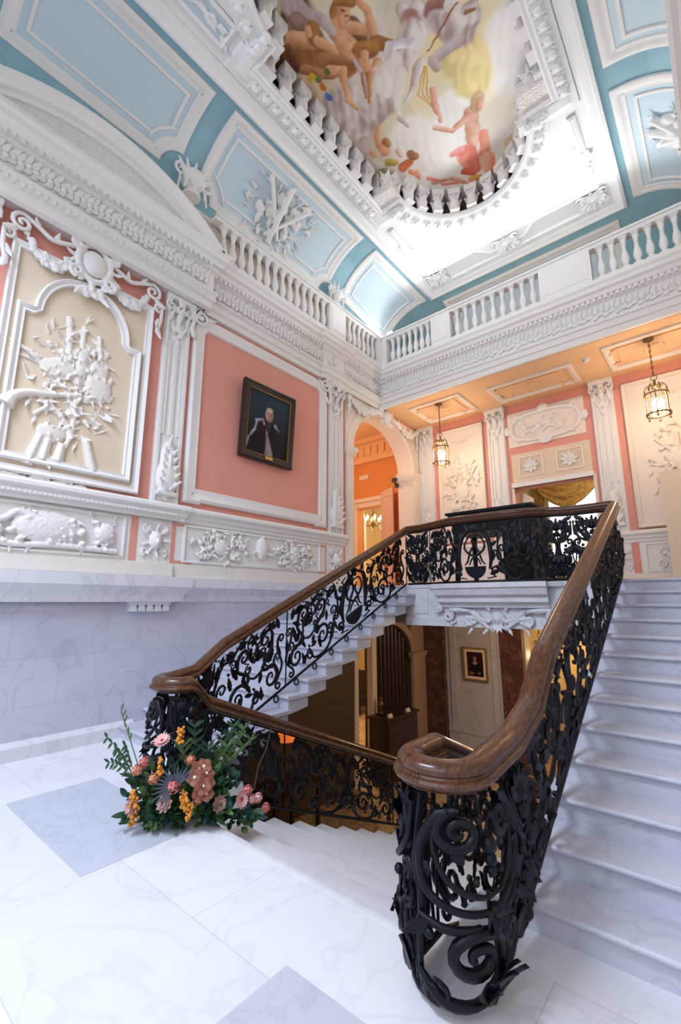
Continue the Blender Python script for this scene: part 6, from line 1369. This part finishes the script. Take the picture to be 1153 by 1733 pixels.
for p in FL['dusty']: disc_flower('dusty_bloom', p, .06, DUS, CREAMP, 9, 3)
for p in FL['orchid']: disc_flower('orchid_bloom', V(p) + CV * .04, .058, BRN_, CREAMP, 5, 1)
for p in FL['berry']:
    k = MB(); n, a, b = basis(outd(p))
    for i in range(16): q = V(p) + V((g.uniform(-.02, .02), g.uniform(-.02, .02), (i - 8) * .007)) + CV * g.uniform(0, .02); k.ball(tuple(q), g.uniform(.010, .016), 6)
    obj('berry_sprig', k, ORG, fa, 180)
LOWF = [(-3.40 + .05 * i, 1.80 + .045 * i - .04 * sin(i * .6), .06) for i in range(10)] + [(-3.46 + .045 * i, 1.80 + .035 * i - .05 * sin(i * .5), .05 + .03 * (i % 3)) for i in range(2, 12)]
for i, p in enumerate(FL['rim'] + FL['rim'][12:] + LOWF + [(a, b, c + .12) for a, b, c in LOWF[::2]]):
    k = MB(); m = (GRN, GRN, GRN2, TEALG)[i % 4]; c = V(p).lerp(CTR, .16) - CV * g.uniform(.03, .10)
    for j in range(9):
        d = outd(p) + V((g.uniform(-1, 1), g.uniform(-1, 1), g.uniform(-.5, .9))) * .9; k.leaf(c + V((g.uniform(-.05, .05), g.uniform(-.05, .05), g.uniform(-.04, .05))), d, CV + V((0, 0, .5)), g.uniform(.065, .125), g.uniform(.014, .027), g.uniform(0, .5), .12, 5)
    k.tube([CTR + V((0, 0, -.05)), c], .004, 4); obj('leaf_sprig', k, m, fa, 80)
k = MB(); pc = V((-3.168, 1.931, .317))
up = V((0, 0, 1)); rt = V((2.12, 3.30, 0)).normalized()
for an in range(35, 240, 13): d = rt * cos(R(an)) + up * sin(R(an)) + CV * .25; k.leaf(pc, d, CV, g.uniform(.12, .18), .009, .05, .15, 6)
obj('palm_leaf', k, GREYB, fa, 80)
for i, p in enumerate(FL['tall']):
    k = MB(); b0 = CTR + V((g.uniform(-.08, .12), g.uniform(-.05, .12), .05)); P = cat([b0, b0.lerp(V(p), .5) + V((.01, .02, .03)), p]) if 0 else [b0.lerp(V(p), t / 8) for t in range(9)]
    k.tube(P, .004, 4)
    for j in range(3, 9):
        for s in (-1, 1):
            for q in range(2): d = up * .7 + rt * s * g.uniform(.5, 1.0) + CV * g.uniform(-.3, .4); k.leaf(P[j] - V((0, 0, .015 * q)), d, CV, g.uniform(.07, .12), .009, .3, .15, 5)
    obj('tall_sprig', k, (GRN2, GRN, GRN2, GRN)[i % 4], fa, 80)
k = MB(); k.tube([(-2.937, 2.449, .2), (-2.95, 2.5, .35), (-2.93, 2.56, .47), (-2.953, 2.62, .6)], [.006, .005, .005, .004], 5); obj('bare_twig', k, STEM, fa, 80)
k = MB(); L0, L1 = V((-3.414, 1.782, .40)), V((-3.58, 1.684, .80)); P = [L0.lerp(L1, t / 10) for t in range(11)]; k.tube(P, .0045, 4)
for j in range(5, 11): k.leaf(P[j], up + rt * g.uniform(-.5, .5), CV, .06, .008, .1, .3, 4)
obj('seed_stem', k, GRN2, fa, 80)
for e in ((-3.621, 1.62, .621), (-3.582, 1.681, .527), (-3.606, 1.643, .451), (-3.533, 1.716, .561)):
    k = MB(); b0 = V((-3.44, 1.76, .34)); P = [b0.lerp(V(e), t / 6) + V((0, 0, .03 * sin(pi * t / 6))) for t in range(7)]; k.tube(P, .003, 4)
    for j in range(2, 7):
        for s in (-1, 1): k.leaf(P[j], rt * (-.4) + up * s * g.uniform(.3, .9), CV, .05, .011, .2, .15, 4)
    obj('fine_sprig', k, GRN, fa, 80)
